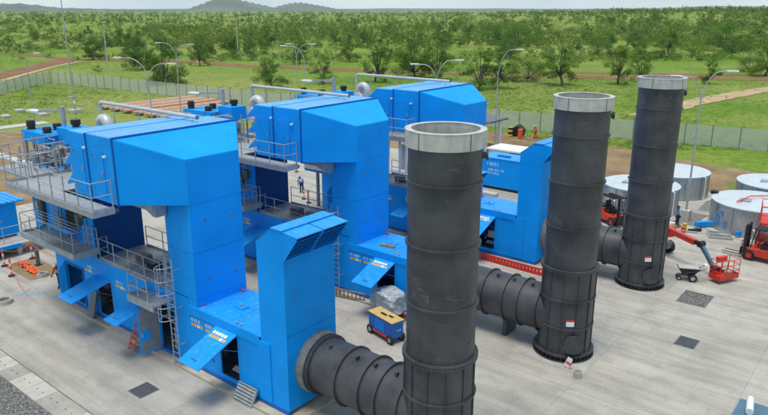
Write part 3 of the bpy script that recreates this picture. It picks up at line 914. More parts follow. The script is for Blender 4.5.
    for x, z in ((-17.69, 5.2), (-17.69, 5.2)):
        pass
    for yy, z in ((y0 + .5, 5.3), (y1 - .5, 5.3)):
        MB().lathe([(.001, .014), (.05, .014), (.06, 0)], 10, (TR, yy, z), 'X').build('lifting_plug', 'galv_dark', v)
    for z in (3.6,):
        box('seam_strip', 'blue_dark', v, TR, TR + .006, y0 + .02, y1 - .02, z, z + .018)
    # ---------------- generator enclosure
    g = thing('generator_enclosure', f'blue generator enclosure on the left end of the {u} unit, under its platforms', 'enclosure', (-35.2, yc, 3.53), group='generator enclosures')
    for a, b_ in ((-38.5, -37.2), (-37.2, -35.9), (-35.9, -34.75), (-34.75, -33.55), (-33.55, -31.9)):
        box('wall_panel', bl if a != -34.75 else 'blue_dark', g, a + .006, b_ - .006, y0, y0 + .06, 3.54, 7.5)
    box('end_wall', 'shade_blue', g, -31.96, -31.9, y0 + .061, y1, 3.54, 7.5)  # overhang shade painted into this wall's blue
    box('end_wall', 'blue', g, -38.5, -38.44, y0 + .061, y1, 3.54, 7.5)
    box('far_wall', bl, g, -38.43, -31.97, y1 - .06, y1, 3.54, 7.5)
    box('roof', 'blue_roof', g, -38.55, -31.85, y0 - .05, y1 + .05, 7.505, 7.56)
    box('floor', 'blue_dark', g, -38.5, -36.6, y0, y1, 3.3, 3.53)
    for x, yy in ((-38.3, y0 + 1.3), (-38.3, y1 - .2)):
        box('leg', 'galv_dark', g, x - .1, x + .1, yy - .1, yy + .1, 0, 3.3)
    # cable trays, conduits and boxes on the near wall
    for i in range(10):
        x = -38.2 + i * .62 + rnd.uniform(-.15, .15)
        if -36.45 < x < -35.35 or -34.6 < x < -33.6: continue
        MB().tube((x, y0 - .06, 4.2 + rnd.uniform(0, .8)), (x, y0 - .06, 7.4), rnd.choice([.025, .035, .05]), n=6).build('conduit', rnd.choice(['galv', 'galv_dark', 'blue_dark']), g)
    for z in (6.6, 7.15):
        MB().box(-38.4, -32.0, y0 - .26, y0 - .14, z, z + .08).build('cable_tray', 'galv', g)
    for x, z, m_ in ((-37.6, 5.0, 'galv'), (-33.1, 5.1, 'galv_dark'), (-32.6, 5.6, 'machinery'), (-35.1, 4.6, 'galv')):
        MB().box(x - .2, x + .2, y0 - .22, y0 - .003, z, z + .6).build('wall_box', m_, g, bevel=.01)
    # louvred intake and rusty pipe casing
    box('intake_backing', 'dark_inside', g, -34.55, -33.65, y0 - .02, y0 - .002, 4.7, 7.0)
    for j in range(9):
        MB().obox((-34.1, y0 - .05, 4.85 + j * .25), (.9, .1, .012), Matrix.Rotation(.5, 3, 'X')).build('louvre', 'dark_inside', g)
    MB().tube((-37.0, y0 - .12, 4.3), (-37.0, y0 - .12, 7.2), .11, n=10).build('pipe_casing', 'rust', g, smooth=True)
    dr = box('door', 'blue_roof', g, -36.4, -35.4, y0 - .045, y0 - .002, 4.3, 6.4, bevel=.006)
    box('handle', 'galv', dr, -35.55, -35.49, y0 - .1, y0 - .046, 5.2, 5.4)
    for yy, z in ((y0 + .9, 6.5), (y1 - .6, 6.6)):
        MB().lathe([(.001, .014), (.05, .014), (.06, 0)], 10, (-31.9, yy, z), 'X').build('lifting_plug', 'black', g)
    # ---------------- air intake house: filter house, transition, down duct
    a = thing('air_intake_house', f'big blue air intake house with tapered duct bending down, {u} of the three units', 'air intake', (-25, yc, 3.53), group='air intake houses')
    FY0, FY1 = y0 - 1.81, y1 + 1.80      # wide filter part
    for i, (xa, xb, zt) in enumerate(((-29.45, -27.93, 10.66), (-27.89, -25.77, 10.70))):
        s = MB().box(xa, xb, FY0, FY1, 7.86, zt).build('filter_section', bl, a, bevel=.012)
        MB().box(xa + .02, xb - .02, FY0 + .03, FY1 - .03, zt + .002, zt + .03).build('roof_skin', 'sheen_dust_roof', s)
        n = 6
        for j in range(n):
            yy = FY0 + .3 + (FY1 - FY0 - .6) * j / (n - 1)
            MB().lathe([(.001, .06), (.04, .06), (.045, 0.028)], 8, (xb - .12, yy, zt)).build('roof_bolt', 'blue_dark', s)
    for x, zt in ((-27.95, 10.74), (-25.79, 10.78)):
        box('flange', 'blue_dark', a, x, x + .07, FY0 - .05, FY1 + .05, 7.84, zt)
    # weather hood at the far left end
    for zt in (10.62, 9.72, 8.82):
        MB().prism([(-29.46, zt), (-30.2, zt - .62), (-30.2, zt - .72), (-29.46, zt - .5)], 'y', FY0 + .06, FY1 - .06).build('weather_hood', bl, a, bevel=.008)
        MB().box(-29.52, -29.46, FY0 + .1, FY1 - .1, zt - .85, zt - .51).build('filter_grille', 'dark_inside', a)
    # access doors
    for xa, xb, zz in ((-29.1, -28.25, 8.1), (-27.5, -26.6, 8.1)):
        d = box('door', bl, a, xa, xb, FY0 - .03, FY0 - .002, zz, zz + 2.0, bevel=.006)
        box('handle', 'galv', d, xb - .14, xb - .08, FY0 - .08, FY0 - .031, zz + .9, zz + 1.1)
        for z in (zz + .25, zz + 1.7):
            box('hinge', 'galv_dark', d, xa - .04, xa + .04, FY0 - .05, FY0 - .031, z, z + .09)
    MB().obox((-26.4, FY0 - .06, 9.9), (.16, .1, .08)).build('bulkhead_light', 'marking_white', a)
    MB().obox((-28.0, FY0 - .07, 10.1), (.16, .1, .08)).build('bulkhead_light', 'marking_white', a)
    # transition
    L0 = [(-25.70, FY0, 7.9), (-25.70, FY1, 7.9), (-25.70, FY1, 10.68), (-25.70, FY0, 10.68)]
    L1 = [(-23.4, y0, 7.9), (-23.4, y1, 7.9), (-23.4, y1, 9.84), (-23.4, y0, 9.84)]
    MB().hexa(L0, L1).build('transition', bl, a, bevel=.015)
    # sloping roof skin of the transition
    up = Vector((.33, 0, .95)) * .02
    r0 = [Vector(p) for p in (L0[3], L0[2], L1[2], L1[3])]
    ctr = sum(r0, Vector()) / 4
    r0 = [ctr + (p - ctr) * .985 + Vector((0, 0, .004)) for p in r0]
    MB().hexa(r0, [p + up for p in r0]).build('roof_slope', 'blue', a)
    # down duct in two lifts
    MB().box(-24.08, -23.43, y0 + .006, y1 - .006, 3.195, 3.535).build('duct_foot', bl, a)
    MB().box(-25.3, -23.42, y0 + .004, y1 - .004, 3.54, 5.7).build('down_duct', bl, a, bevel=.01)
    MB().box(-25.3, -23.41, y0 + .002, y1 - .002, 5.712, 7.895).build('down_duct', bl, a, bevel=.01)
    for yy, z in ((y0 + .75, 7.1), (y1 - .6, 7.0), (y0 + .75, 4.4), (y1 - .6, 4.35)):
        MB().lathe([(.001, .02), (.055, .02), (.07, 0)], 10, (-23.41, yy, z), 'X').build('lifting_plug', 'galv_dark', a)
    # carrying beams and a grey cable duct under the soffit
    for yy in (y0 + .3, y1 - .3):
        box('beam', 'galv_dark', a, -31.8, -25.31, yy - .1, yy + .1, 7.57, 7.85)
    box('cable_duct', 'galv', a, -26.9, -25.0, y0 - .75, y0 - .06, 7.5, 7.85)
    MB().prism([(-25.9, 7.5), (-25.0, 7.5), (-25.0, 7.2), (-25.25, 7.2)], 'y', y0 - .6, y0 - .1).build('duct_bracket', 'galv', a)
    box('bracket', 'galv', a, -25.9, -25.32, y0 + 1.0, y0 + 1.6, 7.3, 7.87)
    # ---------------- upper platform
    p = thing('upper_platform', f'upper galvanised grating platform with guard rails beside the {u} air intake house', 'platform', (-30, FY0, 7.6), group='upper platforms')
    PX0, PX1, PY0 = -34.2, -26.0, y0 - 2.85
    box('deck', 'grating', p, PX0, PX1, PY0, FY0 - .09, 7.66, 7.72)
    box('deck', 'grating', p, PX0, -30.6, FY0 - .085, y1 + .6, 7.66, 7.72)
    box('edge_beam', 'galv', p, PX0, PX1, PY0 - .06, PY0 - .002, 7.52, 7.80)
    box('edge_beam', 'galv', p, PX1 + .002, PX1 + .06, PY0 - .06, FY0 - .1, 7.52, 7.80)
    for i in range(7):
        x = PX0 + .2 + (PX1 - PX0 - .4) * i / 6
        box('cross_beam', 'galv_dark', p, x - .04, x + .04, PY0, FY0 + .2, 7.5, 7.655)
    railing(p, [(PX0, y1 + .55, 7.72), (PX0, PY0 + .02, 7.72), (PX1 - .02, PY0 + .02, 7.72), (PX1 - .02, FY0 - .12, 7.72)], 1.15, 1.25, .65)
    # bracing struts to the generator enclosure
    for x in (-34.0, -32.2):
        MB().tube((x, PY0 + .1, 7.5), (x, y0 + .02, 6.2), .04, n=6).build('brace', 'galv', p)
    # ---------------- lower platform
    p = thing('lower_platform', f'lower galvanised platform with guard rails on the generator side of the {u} unit', 'platform', (-34, y0, 4.2), group='lower platforms')
    PX0, PX1, PY0 = -37.0, -31.3, y0 - 1.42
    box('deck', 'grating', p, PX0, PX1, PY0, y0 - .13, 4.14, 4.2)
    box('edge_beam', 'galv', p, PX0, PX1, PY0 - .06, PY0 - .002, 3.98, 4.3)
    box('edge_beam', 'galv', p, PX1 + .002, PX1 + .06, PY0 - .06, y0 - .13, 3.98, 4.3)
    for i in range(6):
        x = PX0 + .2 + (PX1 - PX0 - .4) * i / 5
        box('cross_beam', 'galv_dark', p, x - .04, x + .04, PY0, y0 - .03, 3.95, 4.135)
    railing(p, [(PX0, y0 - .15, 4.2), (PX0, PY0 + .02, 4.2), (PX1 - .02, PY0 + .02, 4.2), (PX1 - .02, y0 - .15, 4.2)], 1.05, 1.12, .56)
    # a second rail line: the stair handrail climbing behind
    MB().path([(-36.9, y0 - .55, 4.2), (-36.9, y0 - .55, 5.9), (-36.4, y0 - .55, 6.5), (-35.3, y0 - .55, 6.5), (-34.6, y0 - .55, 5.0)], .022, 6).build('stair_handrail', 'galv', p)
    for i in range(4):
        z = 5.35 + .12 * i
        MB().tube((-36.9, y0 - .9 + .08 * i, z - .3), (-32.0, y0 - .9 + .08 * i, z - .3), .018, n=5).build('cable_conduit', 'galv', p)
    # access gate at the right end
    for z in (.3, .75, 1.1):
        MB().tube((-32.3, y0 - .3, 4.2 + z), (-31.45, y0 - .3, 4.2 + z), .022, n=6).build('gate_bar', 'galv', p)
    for x in (-32.3, -31.9, -31.45):
        MB().tube((x, y0 - .3, 4.2), (x, y0 - .3, 5.35), .022, n=6).build('gate_bar', 'galv', p)
    # ---------------- access ladder between the two platforms
    l = thing('access_ladder', f'straight steel ladder between the two platforms of the {u} unit', 'ladder', (-35, y0 - .35, 4.2), group='ladders between platforms')
    ladder(l, -35.0, y0 - .35, 4.2, 7.6, .5)
    # ---------------- roof walkway rails
    p = thing('walkway_railing', f'guard rail along the roof walkway of the {u} turbine enclosure', 'railing', (-29, y0, 3.53), group='roof walkway railings')
    railing(p, [(-31.6, y0 + .5, 3.53), (-31.6, y0 + .05, 3.53), (-26.2, y0 + .05, 3.53)], 1.35, 1.12, .56)
    railing(p, [(-31.6, y1 - .05, 3.53), (-25.4, y1 - .05, 3.53)], 1.5, 1.12, .56)
    for i, (x, yy, s) in enumerate(((-29.6, y0 + 1.3, .8), (-28.2, y0 + 1.0, .6), (-27.2, y0 + 1.6, .9))):
        q = thing('junction_box', f"{('left', 'middle', 'right')[i]} dark service box on the roof walkway of the {u} unit", 'box', (x, yy, 3.53), group='boxes on roof walkways')
        MB().obox((x, yy, 3.73), (s, .5, .38)).build('body', ('machinery', 'black', 'galv_dark')[i], q, bevel=.02)
        MB().tube((x + s / 2, yy, 3.65), (x + s / 2 + .35, yy, 3.6), .06, n=8).build('pipe_stub', 'machinery', q)
    # ---------------- small service platform beside the caged ladder
    p = thing('service_platform', f'small railed service platform above the open door of the {u} unit', 'platform', (-26.3, y0 - .5, 3.0), group='small service platforms')
    SX0, SX1, SY0 = -27.3, -25.25, y0 - 1.0
    box('deck', 'grating', p, SX0, SX1, SY0, y0 - .06, 3.02, 3.08)
    box('edge_beam', 'galv', p, SX0, SX1, SY0 - .06, SY0 - .002, 2.82, 3.18)
    box('edge_beam', 'galv', p, SX0 - .06, SX0 - .002, SY0 - .06, y0 - .06, 2.82, 3.18)
    railing(p, [(SX0 + .02, y0 - .1, 3.08), (SX0 + .02, SY0 + .02, 3.08), (SX1 - .5, SY0 + .02, 3.08)], 1.0, 1.12, .56)
    for x in (SX0 + .1, SX1 - .1):
        MB().tube((x, SY0 + .05, 2.84), (x, y0 - .005, 2.0), .035, n=6).build('brace', 'galv', p)
    # ---------------- caged ladder
    l = thing('caged_ladder', f'tall caged steel ladder beside the open door of the {u} unit', 'ladder', (-24.85, y0 - .62, 0.13), group='caged ladders')
    ladder(l, -24.75, y0 - .40, .13, 5.35, .5, 'x', 2.55, -1)
    for z in (1.2, 3.0, 4.8):
        for s in (-.25, .25):
            MB().tube((-24.75 + s, y0 - .40, z), (-24.75 + s, y0 - .002, z), .018, n=5).build('standoff', 'galv', l)
    # ---------------- roof equipment left of the filter house
    e = thing('oil_cooler', f'blue roof cooler box with black fan caps above the {u} generator', 'cooler', (-37.6, yc, 7.56), group='roof cooler boxes')
    MB().box(-39.5, -36.4, yc - 1.0, yc + 1.4, 8.75, 9.35).build('housing', bl, e, bevel=.015)
    MB().box(-36.3, -34.9, yc - .5, yc + .7, 8.9, 9.75).build('header_box', bl, e, bevel=.015)
    for x in (-39.3, -38.4, -37.5, -36.6):
        for yy in (yc - .9, yc + 1.3):
            b0 = 7.57
            MB().box(x - .05, x + .05, yy - .05, yy + .05, b0, 8.745).build('support_post', 'galv', e)
    for x, yy, h in ((-39.1, yc - .6, .5), (-37.9, yc + .3, .34), (-36.9, yc + .9, .3), (-37.2, yc - .6, .32)):
        MB().lathe([(.001, 9.35 + h), (.2, 9.35 + h), (.24, 9.35 + h * .75), (.24, 9.35 + h * .35), (.2, 9.35 + h * .3), (.22, 9.38), (.3, 9.352)], 14, (x, yy, 0)).build('fan_cap', 'black', e, smooth=True)
    MB().lathe([(.001, 10.15), (.26, 10.15), (.26, 9.9), (.18, 9.85), (.2, 9.752)], 14, (-35.5, yc + .2, 0)).build('fan_cap', 'black', e, smooth=True)
    box('base_frame', 'galv_dark', e, -39.4, -36.5, yc - .95, yc + 1.35, 7.565, 7.68)
    # pipe rack: the tangle of grey tubes facing the platform
    r = thing('pipe_rack', f'tangle of grey pipes, valves and ladder rails left of the {u} filter house', 'pipe rack', (-33, y0, 7.72), group='roof pipe racks')
    for i in range(30):
        x = -37.2 + i * .145 + rnd.uniform(-.08, .08); yy = y0 + rnd.uniform(-.9, .9)
        z0 = 7.72; z1 = rnd.uniform(8.6, 9.6)
        MB().tube((x, yy, z0), (x, yy, z1), rnd.choice([.03, .035, .05]), n=6).build('riser', rnd.choice(['galv', 'galv', 'galv_dark']), r)
    for i in range(30):
        x = -37.2 + rnd.uniform(0, 3.2); yy = y0 + rnd.uniform(-.8, .9); z = rnd.uniform(7.9, 9.5); L = rnd.uniform(.6, 1.7)
        if i % 3: MB().tube((x, yy, z), (x + L, yy, z), rnd.choice([.025, .03, .045]), n=6).build('header_pipe', 'galv', r)
        else: MB().tube((x, yy - .6, z), (x, yy + .8, z), .03, n=6).build('cross_pipe', 'galv', r)
    for i in range(7):
        MB().obox((-36.6 + rnd.uniform(0, 3.2), y0 + rnd.uniform(-.6, .6), rnd.uniform(7.9, 8.9)), (.22, .2, .3)).build('valve', rnd.choice(['galv_dark', 'black', 'white_paint']), r)
    box('rack_deck', 'grating', r, -38.4, -34.22, y0 - 1.7, y0 - .06, 7.6, 7.7)
    railing(r, [(-38.3, y0 - .1, 7.7), (-38.3, y0 - 1.65, 7.7), (-34.4, y0 - 1.65, 7.7)], 1.0, 1.15, .6, toe=False)
    MB().path([(-38.3, y0 - 1.65, 8.85), (-37.6, y0 - 1.65, 9.6), (-35.6, y0 - 1.65, 9.6)], .025, 6).build('handrail', 'galv', r)
    # floodlight mast
    f = thing('floodlight_mast', f'thick grey post with a white flood lamp arm above the {u} generator', 'floodlight', (-36.6, yc, 7.56), group='roof flood lamps')
    fx = -36.3
    MB().tube((fx, yc - .05, 7.57), (fx, yc - .05, 10.8), .13, n=12).build('post', 'galv', f, smooth=True)
    MB().bar((fx - .1, yc - .05, 10.55), (fx - 2.1, yc - .35, 10.42), .12, .12).build('arm', 'galv', f)
    MB().obox((fx - 2.5, yc - .4, 10.38), (1.0, .45, .12), Matrix.Rotation(.15, 3, 'Z')).build('lamp_head', 'white_paint', f, bevel=.03)
    # white vent pipe and blower
    w = thing('vent_pipe', f'long white vent pipe with an elbow running over the {u} air intake roof', 'pipe', (-35.4, y0 + 3.02, 7.56), group='white vent pipes')
    vy = y0 + 3.02
    zz = 10.95
    MB().path([(-35.4, vy, 7.9), (-35.4, vy, zz - .3), (-35.36, vy, zz - .1), (-35.25, vy, zz - .02), (-35.1, vy, zz), (-26.6, vy, zz)], .10, 12).build('pipe', 'pipe_grey', w, smooth=True)
    MB().lathe([(.06, 0), (.098, 0), (.098, .012), (.06, .012)], 12, (-26.592, vy, zz), 'X').build('open_end', 'black', w)
    for x in (-34.0, -31.6, -29.0, -27.0):
        MB().tube((x, vy, zz - .16), (x, vy, 7.9 if x < -29.4 else 10.7), .035, n=6).build('pipe_support', 'galv', w)
    b_ = thing('blower', f'white curved blower duct behind the {u} filter house', 'blower', (-34.2, y0 + 2.6, 7.56), group='white blowers')
    by_ = y0 + 2.6
    pts = [Vector((-34.75, by_, 9.0))] + [Vector((-34.35 - .4 * math.cos(q * math.pi / 8), by_, 9.75 + .42 * math.sin(q * math.pi / 8))) for q in range(9)] + [Vector((-33.95, by_, 9.2)), Vector((-33.95, by_, 8.0))]
    MB().path(pts, .29, 14).build('duct', 'pipe_grey', b_, smooth=True)
    MB().lathe([(.001, -.3), (.5, -.3), (.5, .3), (.001, .3)], 20, (-34.75, by_, 9.15), 'Y').build('fan_casing', 'white_paint', b_, smooth=True)
    box('stand', 'galv', b_, -35.6, -33.2, y0 + 1.9, y0 + 3.4, 7.73, 7.9)

    # ---------------- exhaust stack
    sx, sy = -11.68, y0 + 1.66
    s = thing('exhaust_stack', f'tall charcoal exhaust stack with pale collar and side duct, {u} of the three', 'stack', (sx, sy, 0), group='exhaust stacks')
    RB = 1.19
    n = 64
    def ring(name, prof, m='charcoal', **kw):
        return MB().lathe(prof, n, (sx, sy, 0)).build(name, m, s, smooth=True, **kw)
    # shell courses (each lift its own plate ring)
    lifts = [0.26, 1.62, 3.0, 4.43, 6.43, 8.5, 10.58, 11.68]
    for i, (z0, z1) in enumerate(zip(lifts[:-1], lifts[1:])):
        rb = RB + (.035 if z1 <= 4.5 else 0.0)
        ring('shell', [(rb - .04, z0 + .004), (rb, z0 + .004), (rb, z1 - .004), (rb - .04, z1 - .004), (rb - .04, z0 + .004)])
    for z in (1.62, 3.0):
        ring('stiffener', [(RB, z - .03), (RB + .11, z - .03), (RB + .11, z + .03), (RB, z + .03)])
    for z in (6.43, 8.5, 10.58):
        ring('stiffener', [(RB - .01, z - .03), (RB + .075, z - .03), (RB + .075, z + .03), (RB - .01, z + .03)])
    for z in (4.38, 4.46):
        ring('flange', [(RB, z - .03), (RB + .13, z - .03), (RB + .13, z + .03), (RB, z + .03)])
    bt = MB()
    for i in range(48):
        a_ = 2 * math.pi * i / 48
        bt.tube((sx + (RB + .1) * math.cos(a_), sy + (RB + .1) * math.sin(a_), 4.3), (sx + (RB + .1) * math.cos(a_), sy + (RB + .1) * math.sin(a_), 4.54), .016, n=5)
    bt.build('flange_bolts', 'galv_dark', s)['kind'] = 'stuff'
    ring('inner_liner', [(RB - .09, 6.0), (RB - .07, 6.0), (RB - .07, 12.1), (RB - .09, 12.1), (RB - .09, 6.0)], 'collar')
    # collar
    ring('collar', [(1.105, 11.7), (1.29, 11.7), (1.29, 12.22), (1.105, 12.22), (1.105, 11.7)], 'collar')
    ring('collar_lip', [(1.095, 12.222), (1.30, 12.222), (1.30, 12.24), (1.095, 12.24), (1.095, 12.222)], 'collar')
    for a_ in (R(-95), R(-20), R(55), R(150), R(215)):
        o = MB().obox((sx + 1.292 * math.cos(a_), sy + 1.292 * math.sin(a_), 11.96), (.012, .035, .5), Matrix.Rotation(a_, 3, 'Z')).build('collar_seam', 'galv_dark', s)
    for a_ in (R(35),):
        MB().lathe([(.001, 0), (.16, 0), (.16, .05), (.09, .05), (.09, .3), (.001, .3)], 14, (0, 0, 0), 'X')
        o = MB().tube((sx + RB * math.cos(a_), sy + RB * math.sin(a_), 11.38), (sx + (RB + .14) * math.cos(a_), sy + (RB + .14) * math.sin(a_), 11.38), .11, n=12).build('trunnion', 'charcoal', s, smooth=True)
        MB().tube((sx + (RB + .12) * math.cos(a_), sy + (RB + .12) * math.sin(a_), 11.38), (sx + (RB + .17) * math.cos(a_), sy + (RB + .17) * math.sin(a_), 11.38), .17, n=14).build('end_plate', 'charcoal', o, smooth=True)
    # vertical ribs on the thick lower courses
    for i in range(12):
        a_ = R(15 + 30 * i)
        if abs(math.cos(a_) + 1) < .25:
            continue
        for z0, z1 in ((3.04, 4.34), (.3, 1.58), (1.66, 2.96)):
            if z1 < 3 and math.cos(a_) < -.3:
                continue
            MB().obox((sx + (RB + .055) * math.cos(a_), sy + (RB + .055) * math.sin(a_), (z0 + z1) / 2), (.06, .025, z1 - z0), Matrix.Rotation(a_, 3, 'Z')).build('rib', 'charcoal', s)
    # anchor ring: two flanges with gussets between
    ring('base_ring', [(RB - .02, .02), (RB + .24, .02), (RB + .24, .06), (RB - .02, .06)])
    ring('anchor_ring', [(RB, .28), (RB + .22, .28), (RB + .22, .33), (RB, .33)])
    for i in range(36):
        a_ = 2 * math.pi * i / 36
        MB().obox((sx + (RB + .1) * math.cos(a_), sy + (RB + .1) * math.sin(a_), .17), (.17, .025, .21), Matrix.Rotation(a_, 3, 'Z')).build('gusset', 'charcoal', s)
    # pale scuffs left by slings and hooks
    for i in range(12):
        a_ = R(rnd.uniform(-150, 20)); zc = (rnd.uniform(4.7, 6.2), rnd.uniform(6.6, 8.3), rnd.uniform(8.7, 10.4), rnd.uniform(10.7, 11.5))[i % 4]
        hw = rnd.uniform(.15, .45); hh = rnd.uniform(.05, .28); tl = rnd.uniform(-.12, .12)
        pv = []
        for s_ in (-1, 1):
            for q in range(6):
                f_ = q / 5 - .5
                pv.append((sx + (RB + .003) * math.cos(a_ + f_ * 2 * hw / RB), sy + (RB + .003) * math.sin(a_ + f_ * 2 * hw / RB), zc + s_ * hh * (.6 + .4 * math.cos(f_ * 3)) + tl * f_ * 2))
        MB().add(pv, [(q, q + 1, q + 7, q + 6) for q in range(5)]).build('scuff_mark', 'scuff', s)
    # manhole facing the yard
    a_ = R(-48)
    dx, dy = math.cos(a_), math.sin(a_)
    mh = MB().tube((sx + (RB - .05) * dx, sy + (RB - .05) * dy, .95), (sx + (RB + .2) * dx, sy + (RB + .2) * dy, .95), .40, n=28).build('manhole', 'charcoal', s, smooth=True)
    MB().tube((sx + (RB + .2) * dx, sy + (RB + .2) * dy, .95), (sx + (RB + .25) * dx, sy + (RB + .25) * dy, .95), .47, n=28).build('manhole_cover', 'charcoal', mh, smooth=True)
    rm = Matrix.Rotation(a_, 3, 'Z')
    for z in (.78, 1.12):
        MB().obox((sx + (RB + .26) * dx - dy * -.42, sy + (RB + .26) * dy + dx * -.42, z), (.04, .2, .05), rm).build('hinge', 'charcoal', mh)
    # notice plate, red over white
    a2 = R(-58)
    for z0, z1, m_ in ((2.04, 2.14, 'red'), (1.80, 2.036, 'marking_white')):
        pl = MB()
        pv = []
        for zz_ in (z0, z1):
            for i in range(4):
                aa = a2 + .03 + (i - 1.5) * .10
                pv.append((sx + (RB + .045) * math.cos(aa), sy + (RB + .045) * math.sin(aa), zz_))
        pl.add(pv, [(i, i + 1, i + 5, i + 4) for i in range(3)])
        pl.build('notice_plate', m_, s)
    # side duct: pipe courses with rings, running into the stack
    dz, RD = 1.93, 1.13
    cuts = [-17.22, -15.72, -14.55, -13.75, -12.75, -11.9]
    for xa, xb in zip(cuts[:-1], cuts[1:]):
        MB().lathe([(RD - .04, xa + .004), (RD, xa + .004), (RD, xb - .004), (RD - .04, xb - .004), (RD - .04, xa + .004)], 56, (0, sy, dz), 'X').build('duct', 'charcoal', s, smooth=True)
    for xa in cuts[1:-1]:
        MB().lathe([(RD - .01, xa - .03), (RD + .1, xa - .03), (RD + .1, xa + .03), (RD - .01, xa + .03)], 56, (0, sy, dz), 'X').build('duct_ring', 'charcoal', s, smooth=True)
    for xa in (-17.28, -17.16):
        MB().lathe([(RD - .04, xa - .035), (RD + .14, xa - .035), (RD + .14, xa + .035), (RD - .04, xa + .035)], 56, (0, sy, dz), 'X').build('duct_flange', 'charcoal', s, smooth=True)
    MB().lathe([(RD - .1, -17.69), (RD + .17, -17.69), (RD + .17, -17.52), (RD + .08, -17.44), (RD + .08, -17.33), (RD - .05, -17.33)], 56, (0, sy, dz), 'X').build('expansion_joint', 'machinery_grey', s, smooth=True)
    bt = MB()
    for i in range(60):
        a_ = 2 * math.pi * i / 60
        bt.tube((-17.34, sy + (RD + .1) * math.cos(a_), dz + (RD + .1) * math.sin(a_)), (-17.09, sy + (RD + .1) * math.cos(a_), dz + (RD + .1) * math.sin(a_)), .016, n=5)
    bt.build('duct_bolts', 'galv_dark', s)['kind'] = 'stuff'
    for xa in (-16.6, -15.2, -14.3, -13.3):
        MB().obox((xa, sy - .35, dz + RD + .03), (.1, .16, .12)).build('lifting_lug', 'charcoal', s)
    # reinforcing skirt plate where the duct meets the stack, and the saddle below
    MB().prism([(-12.75, dz - RD + .02), (-12.25, .34), (-11.9, .34), (-11.9, dz - RD + .1)], 'y', sy - .5, sy + .5).build('saddle', 'charcoal', s)
    for xa in (-14.6,):
        box('support_leg', 'charcoal', s, xa - .1, xa + .1, sy - .55, sy + .55, .0, dz - RD + .12)
    o = box('stack_footing', 'concrete_mid', None, sx - 1.75, sx + 1.75, sy - 1.75, sy + 1.75, -0.01, .018)

    tag(o, f'pale square concrete footing under the {u} exhaust stack', 'footing', 'stack footings')
for k in range(3):
    unit(k)

# ------------------------------------------------------------------ white hanging frame under the farthest upper platform
hp = [o for o in C.objects if o.name.startswith('upper_platform') and 'farthest' in o['label']][0]
fy = 15.86 + 21.4 - 2.75
for x in (-27.6, -26.65, -26.1):
    MB().box(x - .06, x + .06, fy, fy + .12, 5.45, 7.5).build('hanger', 'white_paint', hp)
MB().box(-27.6, -26.1, fy + .01, fy + .11, 5.3, 5.448).build('hanger_rail', 'white_paint', hp)
MB().box(-26.5, -26.15, fy + .03, fy + .08, 5.6, 7.3).build('hanger_panel', 'concrete_light', hp)

# ------------------------------------------------------------------ containers and sheds
t = thing('equipment_container', 'blue equipment container with ribbed roof at the left edge', 'container', (-48.9, 15, 0))
xc = -47.56
box('body', 'blue', t, -50.2, xc, 9.5, 18.45, .9, 3.2, bevel=.015)
box('base', 'galv_dark', t, -50.0, xc - .15, 9.7, 18.3, 0, .898)
rf = box('roof', 'blue_roof', t, -50.4, xc + .3, 9.3, 18.95, 3.205, 3.30)
for i in range(24):
    y = 9.6 + i * .39
    box('roof_rib', 'blue_roof', rf, -50.35, xc + .27, y, y + .10, 3.302, 3.345)
for y in (13.0, 15.2, 17.0):
    d = box('door', 'blue', t, xc + .002, xc + .035, y - .5, y + .5, 1.0, 3.0, bevel=.006)
    box('handle', 'galv', d, xc + .036, xc + .08, y + .3, y + .36, 1.9, 2.1)
box('sign', 'marking_white', t, xc + .003, xc + .02, 15.95, 16.35, 1.9, 2.4)
t = thing('container_walkway', 'low grey walkway with rails before the blue container at the left edge', 'walkway', (-46.5, 14, 0))
box('deck', 'concrete_mid', t, -47.5, -45.6, 9.5, 19.2, .62, .82)
for y in np.arange(9.8, 19.2, 1.55):
    box('pier', 'concrete_mid', t, -45.95, -45.65, y - .12, y + .12, -.02, .618)
box('edge_beam', 'white_paint', t, -45.598, -45.5, 9.5, 16.2, .6, .86)
box('edge_beam', 'blue', t, -45.598, -45.5, 16.22, 17.6, .6, .86)
railing(t, [(-46.2, 9.6, .82), (-46.2, 18.3, .82)], 1.4, 1.1, .55, toe=False)

t = thing('lettered_container', 'blue container with white lettering behind the farthest ventilation tower', 'container', (-28, 53.8, 0))
box('body', 'blue', t, -31.2, -25.0, 52.6, 55.1, .25, 2.85, bevel=.02)
box('roof', 'blue_roof', t, -31.25, -24.95, 52.56, 55.14, 2.853, 2.92)
box('base', 'black', t, -31.0, -25.2, 52.7, 55.0, .0, .248)
rnd = random.Random(5)
marks(t, -30.4, -29.3, 52.6, 2.2, .26, rnd)
marks(t, -30.4, -28.7, 52.6, 1.72, .16, rnd)
marks(t, -30.4, -29.2, 52.6, 1.42, .16, rnd)
for x in (-29.6, -28.9):
    MB().obox((x, 53.6, 2.98), (.5, .4, .12)).build('roof_vent', 'blue_dark', t)
t = thing('flat_roof_cabin', 'white flat-roofed cabin behind the lettered blue container', 'cabin', (-30, 60, 0))
box('body', 'pipe_grey', t, -34.0, -27.5, 59.0, 61.6, .15, 2.2, bevel=.02)
box('roof', 'white_paint', t, -34.2, -27.3, 58.8, 61.8, 2.203, 2.35)
box('window', 'glass_dark', t, -31.6, -30.2, 58.97, 58.998, 1.1, 2.1)
box('window', 'glass_dark', t, -29.6, -28.3, 58.97, 58.998, 1.1, 2.1)
box('skirt', 'black', t, -33.8, -27.7, 59.1, 61.5, -.02, .148)
t = thing('open_shelter', 'small open shelter with grey roof beside the farthest unit', 'shelter', (-40, 67.5, -.06))
for x in (-43.2, -38.7):
    for y in (66.2, 69.4):
        box('post', 'white_paint', t, x - .18, x + .18, y - .18, y + .18, -.08, 3.5)
